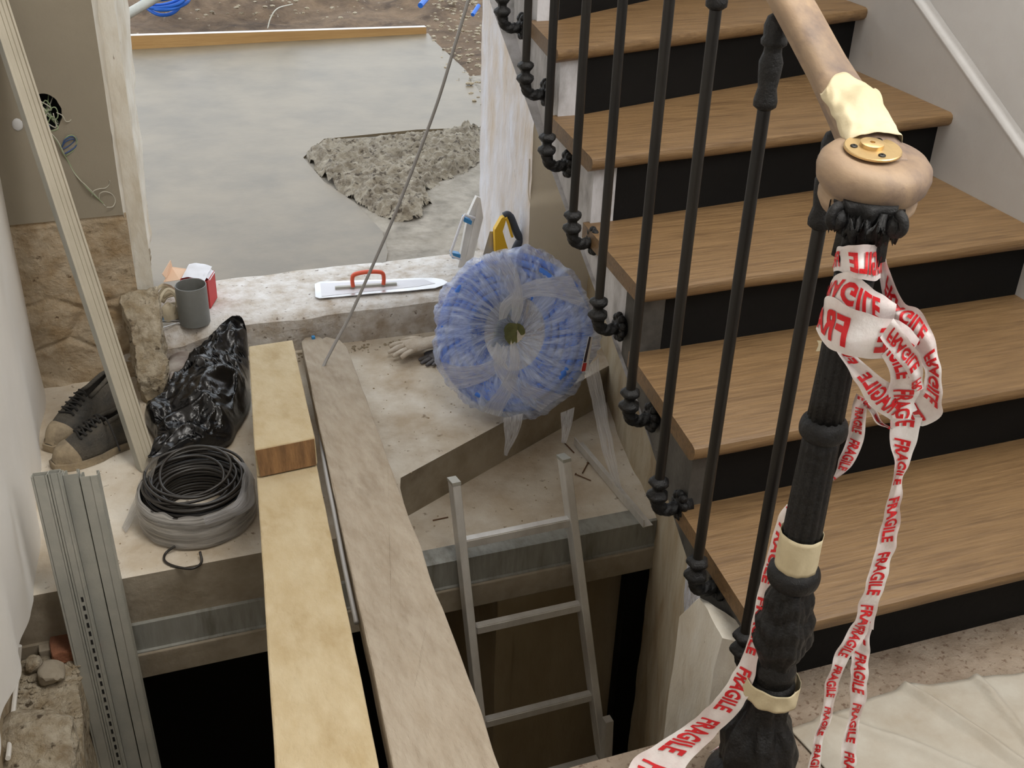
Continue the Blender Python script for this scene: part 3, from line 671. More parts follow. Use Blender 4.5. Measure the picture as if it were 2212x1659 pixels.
b = BM(); q = PY(1313, 1553, 2.24); bar(b, q, q+V((.02, -.12, -1.5)), .026, .03, V((1, 0, 0))); tag(finish('metal_tube', b, ['alu']), 'short square metal tube end sticking up beside the ladder foot', 'tube')
# aluminium angle lying on the lower step
p, q = PZ(1240, 962, ZB), PZ(1386, 1138, ZB); q = q+(q-p).normalized()*.01; t = (q-p).normalized(); s = V((t.y, -t.x, 0))
if s.x < 0: s = -s
b = BM(); prism(b, [p+V((0, 0, .003)), q+V((0, 0, .003)), q+s*-.002+V((0, 0, .034)), p+s*-.002+V((0, 0, .034))], s*.003); prism(b, [p+V((0, 0, .004)), q+V((0, 0, .004)), q+s*.034+V((0, 0, .004)), p+s*.034+V((0, 0, .004))], (0, 0, .002))
tag(finish('angle_bar', b, ['alu']), 'silver metal angle lying on the lower step against the curved wall', 'metal angle')
# leaning grooved profile on the left
p = PZ(322, 1012, ZA)+V((0, 0, .0)); q2 = PY(12, 60, 3.50); ax = (q2-p).normalized(); q = p+ax*((3.572-p.y)/ax.y)
nn = V((.42, -.86, .2)); nn = (nn-ax*nn.dot(ax)).normalized(); ww = ax.cross(nn)
mr = empty('metal_profile', p, 'long pale grooved metal profile leaning in the left corner', 'metal profile')
sec2 = [(-.028, -.012), (-.028, .010), (-.020, .010), (-.018, .006), (-.004, .006), (-.003, .009), (.001, .009), (.002, .005), (.008, .005), (.010, .008), (.013, .008), (.014, .005), (.021, .005), (.022, .011), (.028, .011), (.028, -.012)]
b = BM(); A = [b.verts.new(p+ww*x+nn*y) for x, y in sec2]; B = [b.verts.new(q+ww*x+nn*y) for x, y in sec2]; k = len(A)
for i in range(k): b.faces.new((A[i], A[(i+1) % k], B[(i+1) % k], B[i]))
b.faces.new(A); b.faces.new(B[::-1]); finish('extrusion', b, ['profile'], mr)
b = BM(); prism(b, [p+ww*-.0285+nn*-.022, p+ww*-.0285+nn*.008, q+ww*-.0285+nn*.008, q+ww*-.0285+nn*-.022], ww*.002); finish('side_flange', b, ['galv'], mr)
# bundle of grey stud channels standing in the pit corner
CA_ = 2.468+.55*.17
def CP(u, v): return PL(u, v, CA_, .17)
ct, cb = CP(150, 1022), CP(290, 1659); ax = (cb-ct).normalized(); ln = (cb-ct).length*1.0+1.35
wd = V((1, -.16, 0)).normalized(); wd = (wd-ax*wd.dot(ax)).normalized(); nd = wd.cross(ax); 
if nd.y > 0: nd = -nd
CH = [(-.060, -.022, .044, .030, -1, .0, 'grey stud channel at the back left of the bundle standing in the pit corner'),
      (-.014, -.026, .028, .034, -1, .004, 'grey stud channel in the middle of the bundle standing in the pit corner'),
      (.018, -.026, .034, .036, -1, .014, 'rightmost grey stud channel of the bundle standing in the pit corner'),
      (-.066, .012, .030, .028, 1, -.018, 'grey stud channel at the front left of the bundle in the pit corner'),
      (-.034, .012, .022, .026, 1, -.02, 'slotted grey stud channel in the middle front of the bundle in the pit corner')]
for i, (w0, n0, W, Dp, op, off, lab) in enumerate(CH):
    w0, n0, W, Dp = w0*1.22, n0*1.1, W*1.22, Dp*.8
    o0 = ct+ax*off; b = BM(); T = .0014
    def quad(x0, y0, x1, y1):
        d = V((x1-x0, y1-y0, 0)).normalized(); px_, py_ = -d.y*T, d.x*T
        a = [b.verts.new(o0+wd*x+nd*y) for x, y in ((x0, y0), (x1, y1), (x1+px_, y1+py_), (x0+px_, y0+py_))]; c = [b.verts.new(v.co+ax*ln) for v in a]
        b.faces.new(a); b.faces.new(c[::-1])
        for k in range(4): b.faces.new((a[k], c[k], c[(k+1) % 4], a[(k+1) % 4]))
    yb, yo = (n0+Dp, n0) if op < 0 else (n0, n0+Dp)
    quad(w0, yb, w0+W, yb); quad(w0, yb, w0, yo); quad(w0+W, yb, w0+W, yo); quad(w0, yo, w0+.006, yo); quad(w0+W-.006, yo, w0+W, yo)
    if op > 0:
        quad(w0+.004, yo, w0+W-.004, yo)
    if i == 2: quad(w0+W*.62, yb+.002, w0+W, yb+.002)
    o = finish('stud_channel', b, ['galv']); tag(o, lab, 'metal channel', 'grey stud channels in the pit corner')
    if i == 4:
        b = BM()
        for k in range(30):
            c = o0+ax*(.36+k*.026)+wd*(w0+W*.55)+nd*(yo+.0016)
            a = [c+wd*.0028+ax*-.007, c+wd*.0028+ax*.007, c+wd*-.0028+ax*.007, c+wd*-.0028+ax*-.007]
            prism(b, a, nd*.0006)
        finish('slots', b, ['dark'], o)
# stone pier with rubble, bottom left
b = BM(); box(b, -.62, -.264, 1.2, 2.475, -2.75, -.735); bmesh.ops.subdivide_edges(b, edges=b.edges[:], cuts=28, use_grid_fill=True); rough(b, .014, 9, o=2)
struct(finish('wall_cellar', b, ['rubble'], smooth=True), 'rough stone pier at the left edge of the pit')
def rk(label, u, v, z, s, o, m='rubble', name='stone_block', sub=3, group=None):
    b = BM(); c = PZ(u, v, z); rock(b, (c.x, c.y, z+s[2]*.6), s, o, sub); return tag(finish(name, b, [m], smooth='auto'), label, 'stone', group)
rk('large pale rough stone at the bottom left corner', 85, 1662, -.73, (.115, .12, .08), 3, 'rubble', 'stone_block', 5)
rk('flat grey stone against the white strip beside the large stone', 45, 1580, -.73, (.05, .055, .03), 8, 'stone')
rk('angular grey stone lying on the dusty pier', 112, 1463, -.73, (.036, .045, .022), 12, 'slab_face')
rk('small pale stone at the back of the pier, near the wall', 76, 1443, -.73, (.024, .026, .022), 17, 'rubble')
b = BM(); c = PZ(166, 1424, -.73); box(b, c.x-.06, c.x+.06, c.y-.0, c.y+.08, -.735, -.70, .004); bmesh.ops.subdivide_edges(b, edges=b.edges[:], cuts=4); rough(b, .005, 20)
tag(finish('brick_fragment', b, ['brick']), 'reddish brick piece under the hall floor edge at left', 'brick')
b = BM(); c = PZ(117, 1414, -.73); box(b, c.x-.035, c.x+.03, c.y, c.y+.035, -.735, -.708, .003); rough(b, .003, 20)
tag(finish('brick_fragment', b, ['slab_face']), 'pale chipped block piece left of the reddish brick', 'brick')
b = BM(); tube(b, [PZ(42, 1395, -.6), PX(36, 1470, -.41), PX(17, 1638, -.405)], .006, 8)
tag(finish('plastic_strip', b, ['board_wall']), 'thin white strip standing beside the stones at bottom left', 'strip')
def chips(name, label, region, n_, smin, smax, m, sub=1):
    b = BM()
    for i in range(n_):
        c = region(); s = random.uniform(smin, smax)
        g = bmesh.ops.create_icosphere(b, subdivisions=sub, radius=1); o_ = random.random()*50
        for v in g['verts']: q = v.co*(1+.4*N(v.co, 1.5, o_)); v.co = c+V((q.x*s*random.uniform(.8, 1.2), q.y*s, q.z*s*.5+s*.2))
    return tag(finish(name, b, [m]), label, 'debris', None, 'stuff')
chips('rubble', 'dusty crumbs and gravel on the stone pier', lambda: (lambda p: V((p.x, p.y, -.738)))(PZ(random.uniform(35, 172), random.uniform(1425, 1640), -.735)), 230, .002, .011, 'rubble')
def sillbase():
    x = random.uniform(.1, 1.3); return V((x, YW-abs(random.gauss(0, .03))-.005, ZA))
chips('debris', 'small crumbs along the foot of the door sill', sillbase, 300, .001, .007, 'rubble')
chips('debris', 'scattered crumbs on the hall floor', lambda: (lambda x, y: V((x, y, ZA if not (x > .7 and y < 2.7+(x-.69)*.5) else ZB)))(random.uniform(-.3, 1.3), random.uniform(2.52, 3.5)), 260, .0008, .0035, 'stone')
# nails on the lower step
for i, (a, c, lab) in enumerate((((1216, 953), (1240, 978), 'rusty nail on the lower step, nearest the hanging film'), ((1270, 1000), (1258, 1022), 'upper rusty nail of a pair near the metal angle'), ((1243, 1024), (1276, 1038), 'lower rusty nail of a pair near the metal angle'), ((935, 1124), (968, 1117), 'thin brown splinter on the lower step left of the ladder'))):
    b = BM(); p, q = PZ(*a, ZB+.003), PZ(*c, ZB+.003); tube(b, [p, q], .002, 6); 
    if i < 3: tube(b, [p, p+(q-p).normalized()*.0015], .0045, 8)
    tag(finish('nail', b, ['rust']), lab, 'nail')

# ================================================================ THINGS ON THE HALL FLOOR
# blue pipe coil in clear film
C0 = PD(1110, 720, 3.66); n0 = V((-.60, -.66, .46)).normalized(); e1 = V((0, 0, 1)).cross(n0).normalized(); e2 = n0.cross(e1)
bc = empty('insulation_coil', V((C0.x, C0.y, ZA)), 'coil of blue pipe wrapped in clear plastic film, leaning below the stairs', 'pipe coil')
def torus(b, c, x, y, R, r, nu=56, nv=8, wob=0, o=0):
    vs = []
    for i in range(nu):
        a = 2*math.pi*i/nu; d = x*math.cos(a)+y*math.sin(a); cc = c+d*(R+wob*math.sin(3*a+o)); z = x.cross(y).normalized()
        vs.append([b.verts.new(cc+d*math.cos(2*math.pi*k/nv)*r+z*math.sin(2*math.pi*k/nv)*r) for k in range(nv)])
    for i in range(nu):
        for k in range(nv): b.faces.new((vs[i][k], vs[(i+1) % nu][k], vs[(i+1) % nu][(k+1) % nv], vs[i][(k+1) % nv]))
b = BM()
for l in range(6):
    for k in range(6):
        if k == 5 and l in (0, 5): continue
        torus(b, C0+n0*(-.054+l*.0216), e1, e2, .135+k*.0222, .0112, 60, 8, .002, l+k)
finish('pipe_turns', b, ['pipeblue'], bc, smooth=True)
b = BM()
def wr(u, v):
    a = 2*math.pi*u; p = 2*math.pi*v
    Rm, hw, ht = .160, .120, .078
    cx = math.copysign(abs(math.cos(p))**.8, math.cos(p))*hw; cz = math.copysign(abs(math.sin(p))**(.8 if math.cos(p) > 0 else .45), math.sin(p))*ht
    if cx < 0: cz *= 1+cx/hw*.25
    R = Rm+cx; tw = a+ .5*max(0, -cx/hw)
    R *= 1+.018*math.sin(5*a+.7)+.012*math.sin(9*a)+ (.10*math.sin(2*a+1.1)+.08*math.sin(3*a))*(max(0, -cx/hw))**2
    s = N((math.cos(tw)*9, math.sin(tw)*9, cz*4), 1.6, 3)*.007+N((math.cos(tw)*26, math.sin(tw)*26, R*3), 1, 5)*.004+N((math.cos(a)*R*20, math.sin(a)*R*20, cz*16), 1, 9)*.005
    return C0+(e1*math.cos(a)+e2*math.sin(a))*(R+(s if cx > 0 else 0))+n0*(cz*(1+.06*math.sin(4*a))+s*(1 if cz > 0 else -1))
vs = [[b.verts.new(wr(i/220, j/64)) for j in range(64)] for i in range(220)]
lay = b.loops.layers.uv.new('UVMap')
for i in range(220):
    for j in range(64):
        f = b.faces.new((vs[i][j], vs[(i+1) % 220][j], vs[(i+1) % 220][(j+1) % 64], vs[i][(j+1) % 64]))
        for l, (a, c) in zip(f.loops, ((i, j), (i+1, j), (i+1, j+1), (i, j+1))):
            q = c/64; rr = 1-math.cos(2*math.pi*q); l[lay].uv = (a/220+.045*rr+.02*math.sin(a/220*14), rr*.8+(q > .5)*3)
finish('plastic_wrap', b, ['wrap'], bc, smooth=True)
def film_strip(name, Lp, Rp, parent, m='wrap_loose', n_=8, amp=.004):
    a, c = spl(Lp, n_), spl(Rp, n_); b = BM()
    def f(u, v):
        t = u*(len(a)-1); i = min(int(t), len(a)-2); p = a[i].lerp(a[i+1], t-i); q = c[i].lerp(c[i+1], t-i); r = p.lerp(q, v)
        return r+noise.noise_vector(r*22)*amp
    grid(b, f, (len(a)-1), 8, uv=True); return finish(name, b, [m], parent, smooth=True)
film_strip('loose_film', [PD(1088, 902, 3.50), PD(1090, 940, 3.50), PD(1090, 982, 3.5)], [PD(1132, 892, 3.50), PD(1118, 940, 3.5), PD(1096, 984, 3.5)], bc)
film_strip('loose_film', [PD(1212, 890, 3.5), PD(1214, 930, 3.49), PD(1212, 955, 3.48)], [PD(1240, 880, 3.5), PD(1234, 920, 3.49), PD(1222, 958, 3.48)], bc)
film_strip('loose_film', [PD(1262, 800, 3.55), PD(1285, 900, 3.5), PD(1308, 1000, 3.42), PD(1330, 1050, 3.38)], [PD(1292, 770, 3.58), PD(1310, 880, 3.52), PD(1328, 980, 3.44), PD(1345, 1062, 3.38)], bc)
def sw_(a0, da, r0, r1, w0, w1, lift=.084):
    L1, R1 = [], []
    for k in range(7):
        t = k/6; r_ = lerp(r0, r1, t); a = a0+da*(1-t)**1.3; w_ = lerp(w0, w1, t); zz = lift*(1 if r_ < .2 else 1-((r_-.2)/.085)**2*.55)
        for A, s in ((L1, -1), (R1, 1)): A.append(C0+(e1*math.cos(a+s*w_/r_)+e2*math.sin(a+s*w_/r_))*r_+n0*(zz+.004*math.sin(k+s)))
    return L1, R1
for a0, da, w1 in ((.7, 1.3, .06), (2.0, -.9, .05), (3.9, 1.1, .06), (4.7, .8, .035), (5.5, -1.1, .05)):
    film_strip('twisted_film', *sw_(a0, da, .045, .272, .012, w1), bc, 'wrap_loose', 8, .004)
p1, p2, p3, p4 = PD(1272, 727, 3.44), PD(1281, 728, 3.46), PD(1269, 801, 3.47), PD(1255, 802, 3.45)
b = BM(); prism(b, [p1, p2, p3, p4], (p2-p1).cross(p4-p1).normalized()*.001); finish('label', b, ['paper'], bc)['label'] = 'white paper label on the rim'
b = BM(); nL = (p2-p1).cross(p4-p1).normalized(); s_ = -1 if nL.dot(CAM-p1) > 0 else 1
def lq(a0, a1, c0, c1): return [p1.lerp(p4, c0).lerp(p2.lerp(p3, c0), a0), p1.lerp(p4, c0).lerp(p2.lerp(p3, c0), a1), p1.lerp(p4, c1).lerp(p2.lerp(p3, c1), a1), p1.lerp(p4, c1).lerp(p2.lerp(p3, c1), a0)]
for (rg, mi) in (((.0, .45, .0, .74), 0), ((.0, .6, .76, 1), 1)):
    q = lq(*rg); q = [x-nL*s_*.0016 for x in q]; f = b.faces.new([b.verts.new(x) for x in q]); f.material_index = mi
finish('print', b, ['label', 'redbox'], bc)
def glove(label, c, ang, L_, m, curl=.3, spread=.16, fat=1, lift=0, tilt=0, group='work gloves on the hall floor', flat=.42):
    """soft empty glove lying down: flattened palm, four fingers, thumb, open cuff"""
    b = BM(); k = L_/.22
    palm = [V((-.11, 0, .014)), V((-.085, 0, .016)), (V((-.05, 0, .018))), V((-.01, 0, .02)), V((.03, .002, .019)), V((.045, .002, .016))]
    tube(b, [p*k for p in spl(palm, 4)], [x*k for x in spl1([.048, .042, .039, .046, .044, .03], 4)], 18, fl=flat)
    for i, (y, l, a) in enumerate(((-.034, .066, -1.5), (-.012, .082, -.5), (.011, .078, .5), (.032, .06, 1.4))):
        pts = []; p = V((.02, y, .017)); an = a*spread; z = 0
        for s in range(5):
            pts.append(p.copy()); p = p+V((math.cos(an), math.sin(an), -.12*curl*s))*l*1.1/4
        tube(b, [q*k for q in spl(pts, 3)], [x*k*fat for x in spl1([.0125, .012, .0115, .0105, .007], 3)], 10, fl=.8)
    pts = [V((-.04, -.03, .018)), V((-.015, -.052, .018)), V((.012, -.066, .015)), V((.03, -.072, .012))]
    tube(b, [q*k for q in spl(pts, 4)], [x*k*fat for x in spl1([.016, .014, .0125, .008], 4)], 10, fl=.8)
    R = Matrix.Rotation(ang, 3, 'Z') @ Matrix.Rotation(tilt, 3, 'Y')
    for v in b.verts: v.co = V(c)+R@(v.co+noise.noise_vector(v.co*30)*.003*k)+V((0, 0, lift))
    return tag(finish('work_glove', b, [m], smooth=True), label, 'glove', group)
gc = PZ(888, 752, ZA+.03)
glove('cream leather work glove on the hall floor left of the blue coil', (gc.x+.015, gc.y-.01, ZA+.028), math.pi+.12, .20, 'glove', 1.2, .2, 1.05)
glove('grey knitted work glove half under the cream leather glove', (gc.x+.085, gc.y-.055, ZA), math.pi+.5, .15, 'glove_grey', .4, .14)
hc_ = PD(1097, 712, 3.80)
glove('yellow green glove seen through the hole of the blue coil', (hc_.x, hc_.y, hc_.z-.015), math.pi*.5, .19, 'glove_yel', .4, .12, 1.1, 0, 1.2, flat=.7)
gm = PZ(366, 815, ZA+.02)
glove('mauve grey glove on the floor between the left door reveal and the black bag', (gm.x+.035, gm.y-.02, ZA+.04), -1.75, .23, 'glove_mauve', .3, .05, .95, 0, -.15, flat=.6)
# black bag
Lp = [PY(492, 703, 3.585), PY(462, 728, 3.58), PZ(418, 795, ZA+.01), PZ(382, 845, ZA+.01), PZ(330, 893, ZA+.01), PZ(316, 915, ZA+.01), PZ(338, 965, ZA+.01), PZ(330, 1004, ZA+.01)]
Rp = [PY(526, 702, 3.59), PY(534, 735, 3.58), PZ(540, 835, ZA+.01), PZ(540, 885, ZA+.01), PZ(512, 930, ZA+.01), PZ(492, 965, ZA+.01), PZ(420, 990, ZA+.01), PZ(348, 1012, ZA+.01)]
Hh = spl1([.03, .05, .10, .13, .10, .09, .055, .02], 8); a_, c_ = spl(Lp, 8), spl(Rp, 8)
b = BM()
def bagf(u, v):
    t = u*(len(a_)-1); i = min(int(t), len(a_)-2); p = a_[i].lerp(a_[i+1], t-i).lerp(c_[i].lerp(c_[i+1], t-i), v); h = lerp(Hh[i], Hh[i+1], t-i)
    prof_ = math.sin(math.pi*v)**.55 if 0 < v < 1 else 0
    q = p+V((0, 0, h*prof_)); rd = (1-abs(N((q.x, q.y, q.z*.5), 6, 1))*3)*.030+(1-abs(N(q, 15, 4))*3)*.013+(1-abs(N(q, 34, 2))*3)*.005
    e = min(1, prof_*1.6)
    return q+V((N(q, 9, 7)*.02, N(q, 9, 5)*.02, 0))*(.4+e*.6)+V((-.15, -.4, 1))*rd*e
grid(b, bagf, 150, 100)
bo = finish('plastic_bag', b, ['bag'], smooth='auto'); bo.modifiers['edge'].split_angle = math.radians(26)
md = bo.modifiers.new('s', 'SOLIDIFY'); md.thickness = .001; tag(bo, 'crumpled shiny black plastic bag lying from the sill across the hall floor', 'bag')
# shoes
def shoe(label, toe, heel, flip=1):
    toe, heel = V(toe), V(heel); L_ = (heel-toe).length; a = (heel-toe).normalized(); s = V((-a.y, a.x, 0))*flip
    e = empty('work_shoe', (toe+heel)/2, label, 'shoe', 'pair of work shoes')
    W = lambda t: .050*(max(.12, 1-(1-min(1, t/.36))**2)**.5 if t < .45 else (1-.22*math.sin(math.pi*(t-.45)/.5)) if t < .92 else (.93)*(1-(t-.92)/.08*.45))
    Hf = lambda t: .010+.048*(1-(1-min(1, t/.2))**2)**.5 + (.045*((t-.2)/.35) if .2 < t < .55 else (.045 if t >= .55 else 0)) + (.012*(t-.6)/.4 if t > .6 else 0)
    def up(u, v, sc_=1.0, dz=0):
        t = u; th = math.pi*v; w_ = W(t)*sc_; h = Hf(t)*sc_
        y = math.copysign(abs(math.cos(th))**.7, math.cos(th))*w_; z = math.sin(th)**.62*h
        if t > .45: y *= 1-.25*(z/h)*min(1, (t-.45)/.2)
        end = 1 if t < .97 else (1-(t-.97)/.03*.3)
        return toe+a*(t*L_)+s*y*end+V((0, 0, .018+z+dz))
    b = BM(); vs = [[b.verts.new(up(i/40, j/24)) for j in range(25)] for i in range(41)]
    for i in range(40):
        for j in range(24):
            t = (i+.5)/40; v = (j+.5)/24
            if t > .56 and t < .96 and .30-.03*(t-.56) < v < .70: continue
            if .30 < t <= .56 and .44 < v < .56: continue
            b.faces.new((vs[i][j], vs[i+1][j], vs[i+1][j+1], vs[i][j+1]))
    b.faces.new([vs[0][j] for j in range(25)]); b.faces.new([vs[40][j] for j in range(25)][::-1])
    bmesh.ops.delete(b, geom=[v for v in b.verts if not v.link_faces], context='VERTS')
    o = finish('upper', b, ['shoe'], e, smooth=True); md = o.modifiers.new('s', 'SOLIDIFY'); md.thickness = .004
    b = BM(); grid(b, lambda u, v: up(.3+.67*u, v, .86, -.012 if False else -.01), 24, 16)
    for f in [f for f in b.faces if (lambda c: (c-toe).dot(a)/L_ > .58)(f.calc_center_median()) and f.calc_center_median().z > ZA+.06]: b.faces.remove(f)
    finish('tongue', b, ['lace'], e, smooth=True)
    b = BM(); out = []
    for i in range(25): t = i/24; out.append(toe+a*(t*L_*1.02-.006)+s*(W(t)*1.1+.001))
    for i in range(24, -1, -1): t = i/24; out.append(toe+a*(t*L_*1.02-.006)-s*(W(t)*1.1+.001))
    prism(b, [q+V((0, 0, .001)) for q in out], (0, 0, .024)); finish('sole', b, ['toe'], e)
    b = BM(); grid(b, lambda u, v: up(.0+.24*u*(1-.25*math.sin(math.pi*v)), v, 1.035), 10, 20); finish('toe_cap', (b.faces.new([v for v in sorted(b.verts, key=lambda q: (q.co-toe).dot(a))[:21]][::1]) and b) if False else b, ['toe'], e, smooth=True)['label'] = 'dusty pale toe cap'
    b = BM()
    for q in range(5):
        t = .30+q*.058; p = [up(t+.01*math.sin(k), .36+.28*k/6, 1.05) for k in range(7)]; tube(b, p, .0032, 6)
        p = [up(t+.05*k/6, .36+.28*k/6, 1.07) for k in range(7)]; tube(b, p, .0028, 6)
    p0 = up(.57, .62, 1.06)
    if flip > 0: tube(b, spl([p0, p0-s*.02+V((0, 0, .01)), p0-s*.06-V((0, 0, .03)), p0-s*.085-V((0, 0, .075))], 6), .0026, 6)
    finish('laces', b, ['lace'], e, smooth=True)
    b = BM(); pts = [up(.565+.4*math.sin(math.pi*k/24)**.5*(1 if True else 0), .3+.4*k/24, 1.0) for k in range(25)]; tube(b, pts, .007, 8); finish('collar', b, ['shoe'], e, smooth=True)
shoe('dusty dark work shoe, front one of the pair, partly behind the leaning profile', (-.285, 3.085, ZA), (-.02, 3.20, ZA), 1)
shoe('dusty dark work shoe, rear one of the pair, nearest the stone wall', (-.298, 3.19, ZA), (-.09, 3.42, ZA), -1)
# black cable coil in film
cc = V((.098, 2.722, ZA)); ccx = empty('cable_coil', cc, 'round coil of black cable in torn clear film on the floor edge', 'cable coil')
b = BM(); X, Y_ = V((1, 0, 0)), V((0, 1, 0)); random.seed(4)
for l in range(10):
    for k in range(5):
        torus(b, cc+V((random.uniform(-.002, .002), random.uniform(-.002, .002), .008+l*.0102)), X, Y_, .153-k*.0105-random.uniform(0, .003)-(.004*k if l > 7 else 0), .0048, 52, 7, .0015, l*k)
for k in range(7):
    tl_ = V((random.uniform(-.06, .06), random.uniform(-.06, .06), 1)).normalized(); x_ = (X-tl_*X.dot(tl_)).normalized(); y_ = tl_.cross(x_)
    torus(b, cc+V((random.uniform(-.015, .012), random.uniform(-.008, .012), .116+k*.0035)), x_, y_, random.uniform(.10, .142), .0043, 60, 7, .003, k)
tl_ = V((-.1, -.18, 1)).normalized(); x_ = (X-tl_*X.dot(tl_)).normalized(); torus(b, cc+V((.005, .01, .150)), x_, tl_.cross(x_), .098, .0043, 60, 7, .003, 2)
finish('cable_turns', b, ['cable'], ccx, smooth=True)
b = BM(); pf = [(.150, .002), (.160, .006), (.164, .03), (.164, .07), (.162, .098), (.157, .107), (.150, .108)]
def wf(u, v):
    th = 2*math.pi*u; t = v*(len(pf)-1); i = min(int(t), len(pf)-2); r_, z = lerp(pf[i][0], pf[i+1][0], t-i), lerp(pf[i][1], pf[i+1][1], t-i)
    r_ += .003*N((math.cos(th)*3, math.sin(th)*3, z*30), 1.5)+.0015*math.sin(z*160); z += (v > .8)*.012*N((math.cos(th)*2, math.sin(th)*2, 0), 1.6)
    return cc+V((math.cos(th)*r_, math.sin(th)*r_, z))
grid(b, wf, 110, 22, uv=True); finish('plastic_wrap', b, ['wrap_black'], ccx, smooth=True)
film_strip('loose_film', [PD(318, 990, 3.05), PZ(300, 1040, ZA+.08), PZ(285, 1090, ZA+.02), PZ(262, 1140, ZA+.006)], [PD(345, 985, 3.05), PZ(316, 1060, ZA+.09), PZ(300, 1100, ZA+.03), PZ(272, 1150, ZA+.006)], ccx, 'wrap_black')
film_strip('loose_film', [PD(505, 985, 3.1), PD(525, 1020, 3.02), PD(500, 1090, 2.95), PD(440, 1118, 2.93)], [PD(530, 1000, 3.12), PD(550, 1050, 3.05), PD(540, 1100, 2.98), PD(450, 1135, 2.95)], ccx, 'wrap_loose', 8, .008)
b = BM(); tube(b, spl([PZ(378, 1180, ZA+.02), PZ(358, 1195, ZA+.006), PZ(356, 1212, ZA+.005), PZ(380, 1224, ZA+.005), PZ(415, 1228, ZA+.005), PZ(435, 1215, ZA+.006), PZ(432, 1192, ZA+.02)], 8), .0036, 8); finish('cable_end', b, ['cable'], ccx, smooth=True)

# ================================================================ THINGS ON THE DOOR SILL
# trowel
ow = [(680, 613), (692, 608), (760, 606), (850, 603), (905, 600), (935, 600), (955, 603), (967, 609), (962, 614), (940, 622), (880, 628), (800, 634), (740, 640), (690, 644), (681, 641)]
tz = ZS+.012; te = empty('trowel', PZ(800, 622, tz), 'long steel finishing trowel with orange handle on the door sill', 'trowel')
b = BM(); prism(b, [PZ(u, v, tz) for u, v in ow], (0, 0, -.002)); finish('blade', b, ['steel'], te)
b = BM(); prism(b, [PZ(u, v, tz+.0008) for u, v in [(692, 612), (760, 609), (850, 606), (915, 603), (940, 612), (900, 619), (800, 629), (695, 640)]], (0, 0, -.0006)); o = finish('dried_plaster', b, ['paper'], te); o['label'] = 'smear of white plaster'
b = BM(); p, q = PZ(724, 623, tz+.004), PZ(857, 614, tz+.004); bar(b, p, q, .012, .014, V((0, 1, 0))); finish('mounting_bar', b, ['galv'], te)
p, q = PZ(765, 619, tz+.012), PZ(826, 614, tz+.012); hh = V((0, 0, .052)); d = (q-p).normalized()
b = BM(); tube(b, spl([p-d*.004, p+hh*.45-d*.006, p+hh*.85-d*.002, p+hh+d*.016, (p+q)/2+hh*1.06, q+hh-d*.016, q+hh*.85+d*.002, q+hh*.45+d*.006, q+d*.004], 6), .0095, 12, fl=.8); finish('handle', b, ['orange'], te, smooth=True)
# red cardboard box
k1 = PZ(455, 667, ZS+.004); ea = V((.036, .089, 0)).normalized(); eb = V((-ea.y, ea.x, 0)); hB = .108
rb = empty('cardboard_box', k1+eb*.05+ea*.045, 'opened red cardboard box with white paper on the door sill', 'box')
b = BM(); T = .0015; wB, dB_ = .098, .092
def wall4(b, c, a, w_, h, n_): prism(b, [c, c+a*w_, c+a*w_+V((0, 0, h)), c+V((0, 0, h))], n_*T)
wall4(b, k1, eb, wB, hB, ea); wall4(b, k1, ea, dB_, hB, eb); wall4(b, k1+eb*wB, ea, dB_, hB, -eb); wall4(b, k1+ea*dB_, eb, wB, hB, -ea)
prism(b, [k1, k1+ea*dB_, k1+ea*dB_+eb*wB, k1+eb*wB], (0, 0, T)); finish('carton', b, ['redbox'], rb)
tp = k1+V((0, 0, hB))
b = BM(); prism(b, [tp+eb*wB, tp+eb*wB+ea*dB_, tp+eb*(wB+.055)+ea*dB_*.95+V((0, 0, .008)), tp+eb*(wB+.06)+V((0, 0, -.012))], (0, 0, T)); prism(b, [tp+eb*(wB+.052)+ea*dB_*.1, tp+eb*(wB+.052)+ea*dB_, tp+eb*(wB+.055)+ea*dB_*.95+V((0, 0, .035)), tp+eb*(wB+.06)+V((0, 0, .02))], eb*T); finish('flap', b, ['card'], rb)['label'] = 'opened flap showing bare brown card'
b = BM(); grid(b, lambda u, v: tp+eb*(.008+.082*u)+ea*(-.006+.10*v)+V((0, 0, .004+.012*math.sin(u*2.6)+.01*v+.004*N((u*3, v*3, 0), 1))), 12, 12); o = finish('paper', b, ['paper'], rb, smooth=True); o['label'] = 'white paper sheet on top'
b = BM(); grid(b, lambda u, v: tp+eb*(-.002+.02*u)+ea*(.02+.07*v)+V((0, 0, .014-.02*(1-u)+.004*N((u*3, v*3, 5), 1))), 8, 8); finish('flap', b, ['paper'], rb, smooth=True)
# pipe offcut used as a cup
pc = V((.205, 3.662, ZS+.001)); b = BM(); rings = lathe(b, [(.049, 0), (.053, 0), (.0533, .14), (.0525, .142), (.050, .142), (.0495, .139), (.049, .004)], 48, pc, cap=False); b.faces.new(rings[-1]); b.faces.new(rings[0][::-1])
tag(finish('plastic_tube', b, ['pvc'], smooth='auto'), 'grey plastic pipe offcut standing upright on the sill in front of the red box', 'pipe')
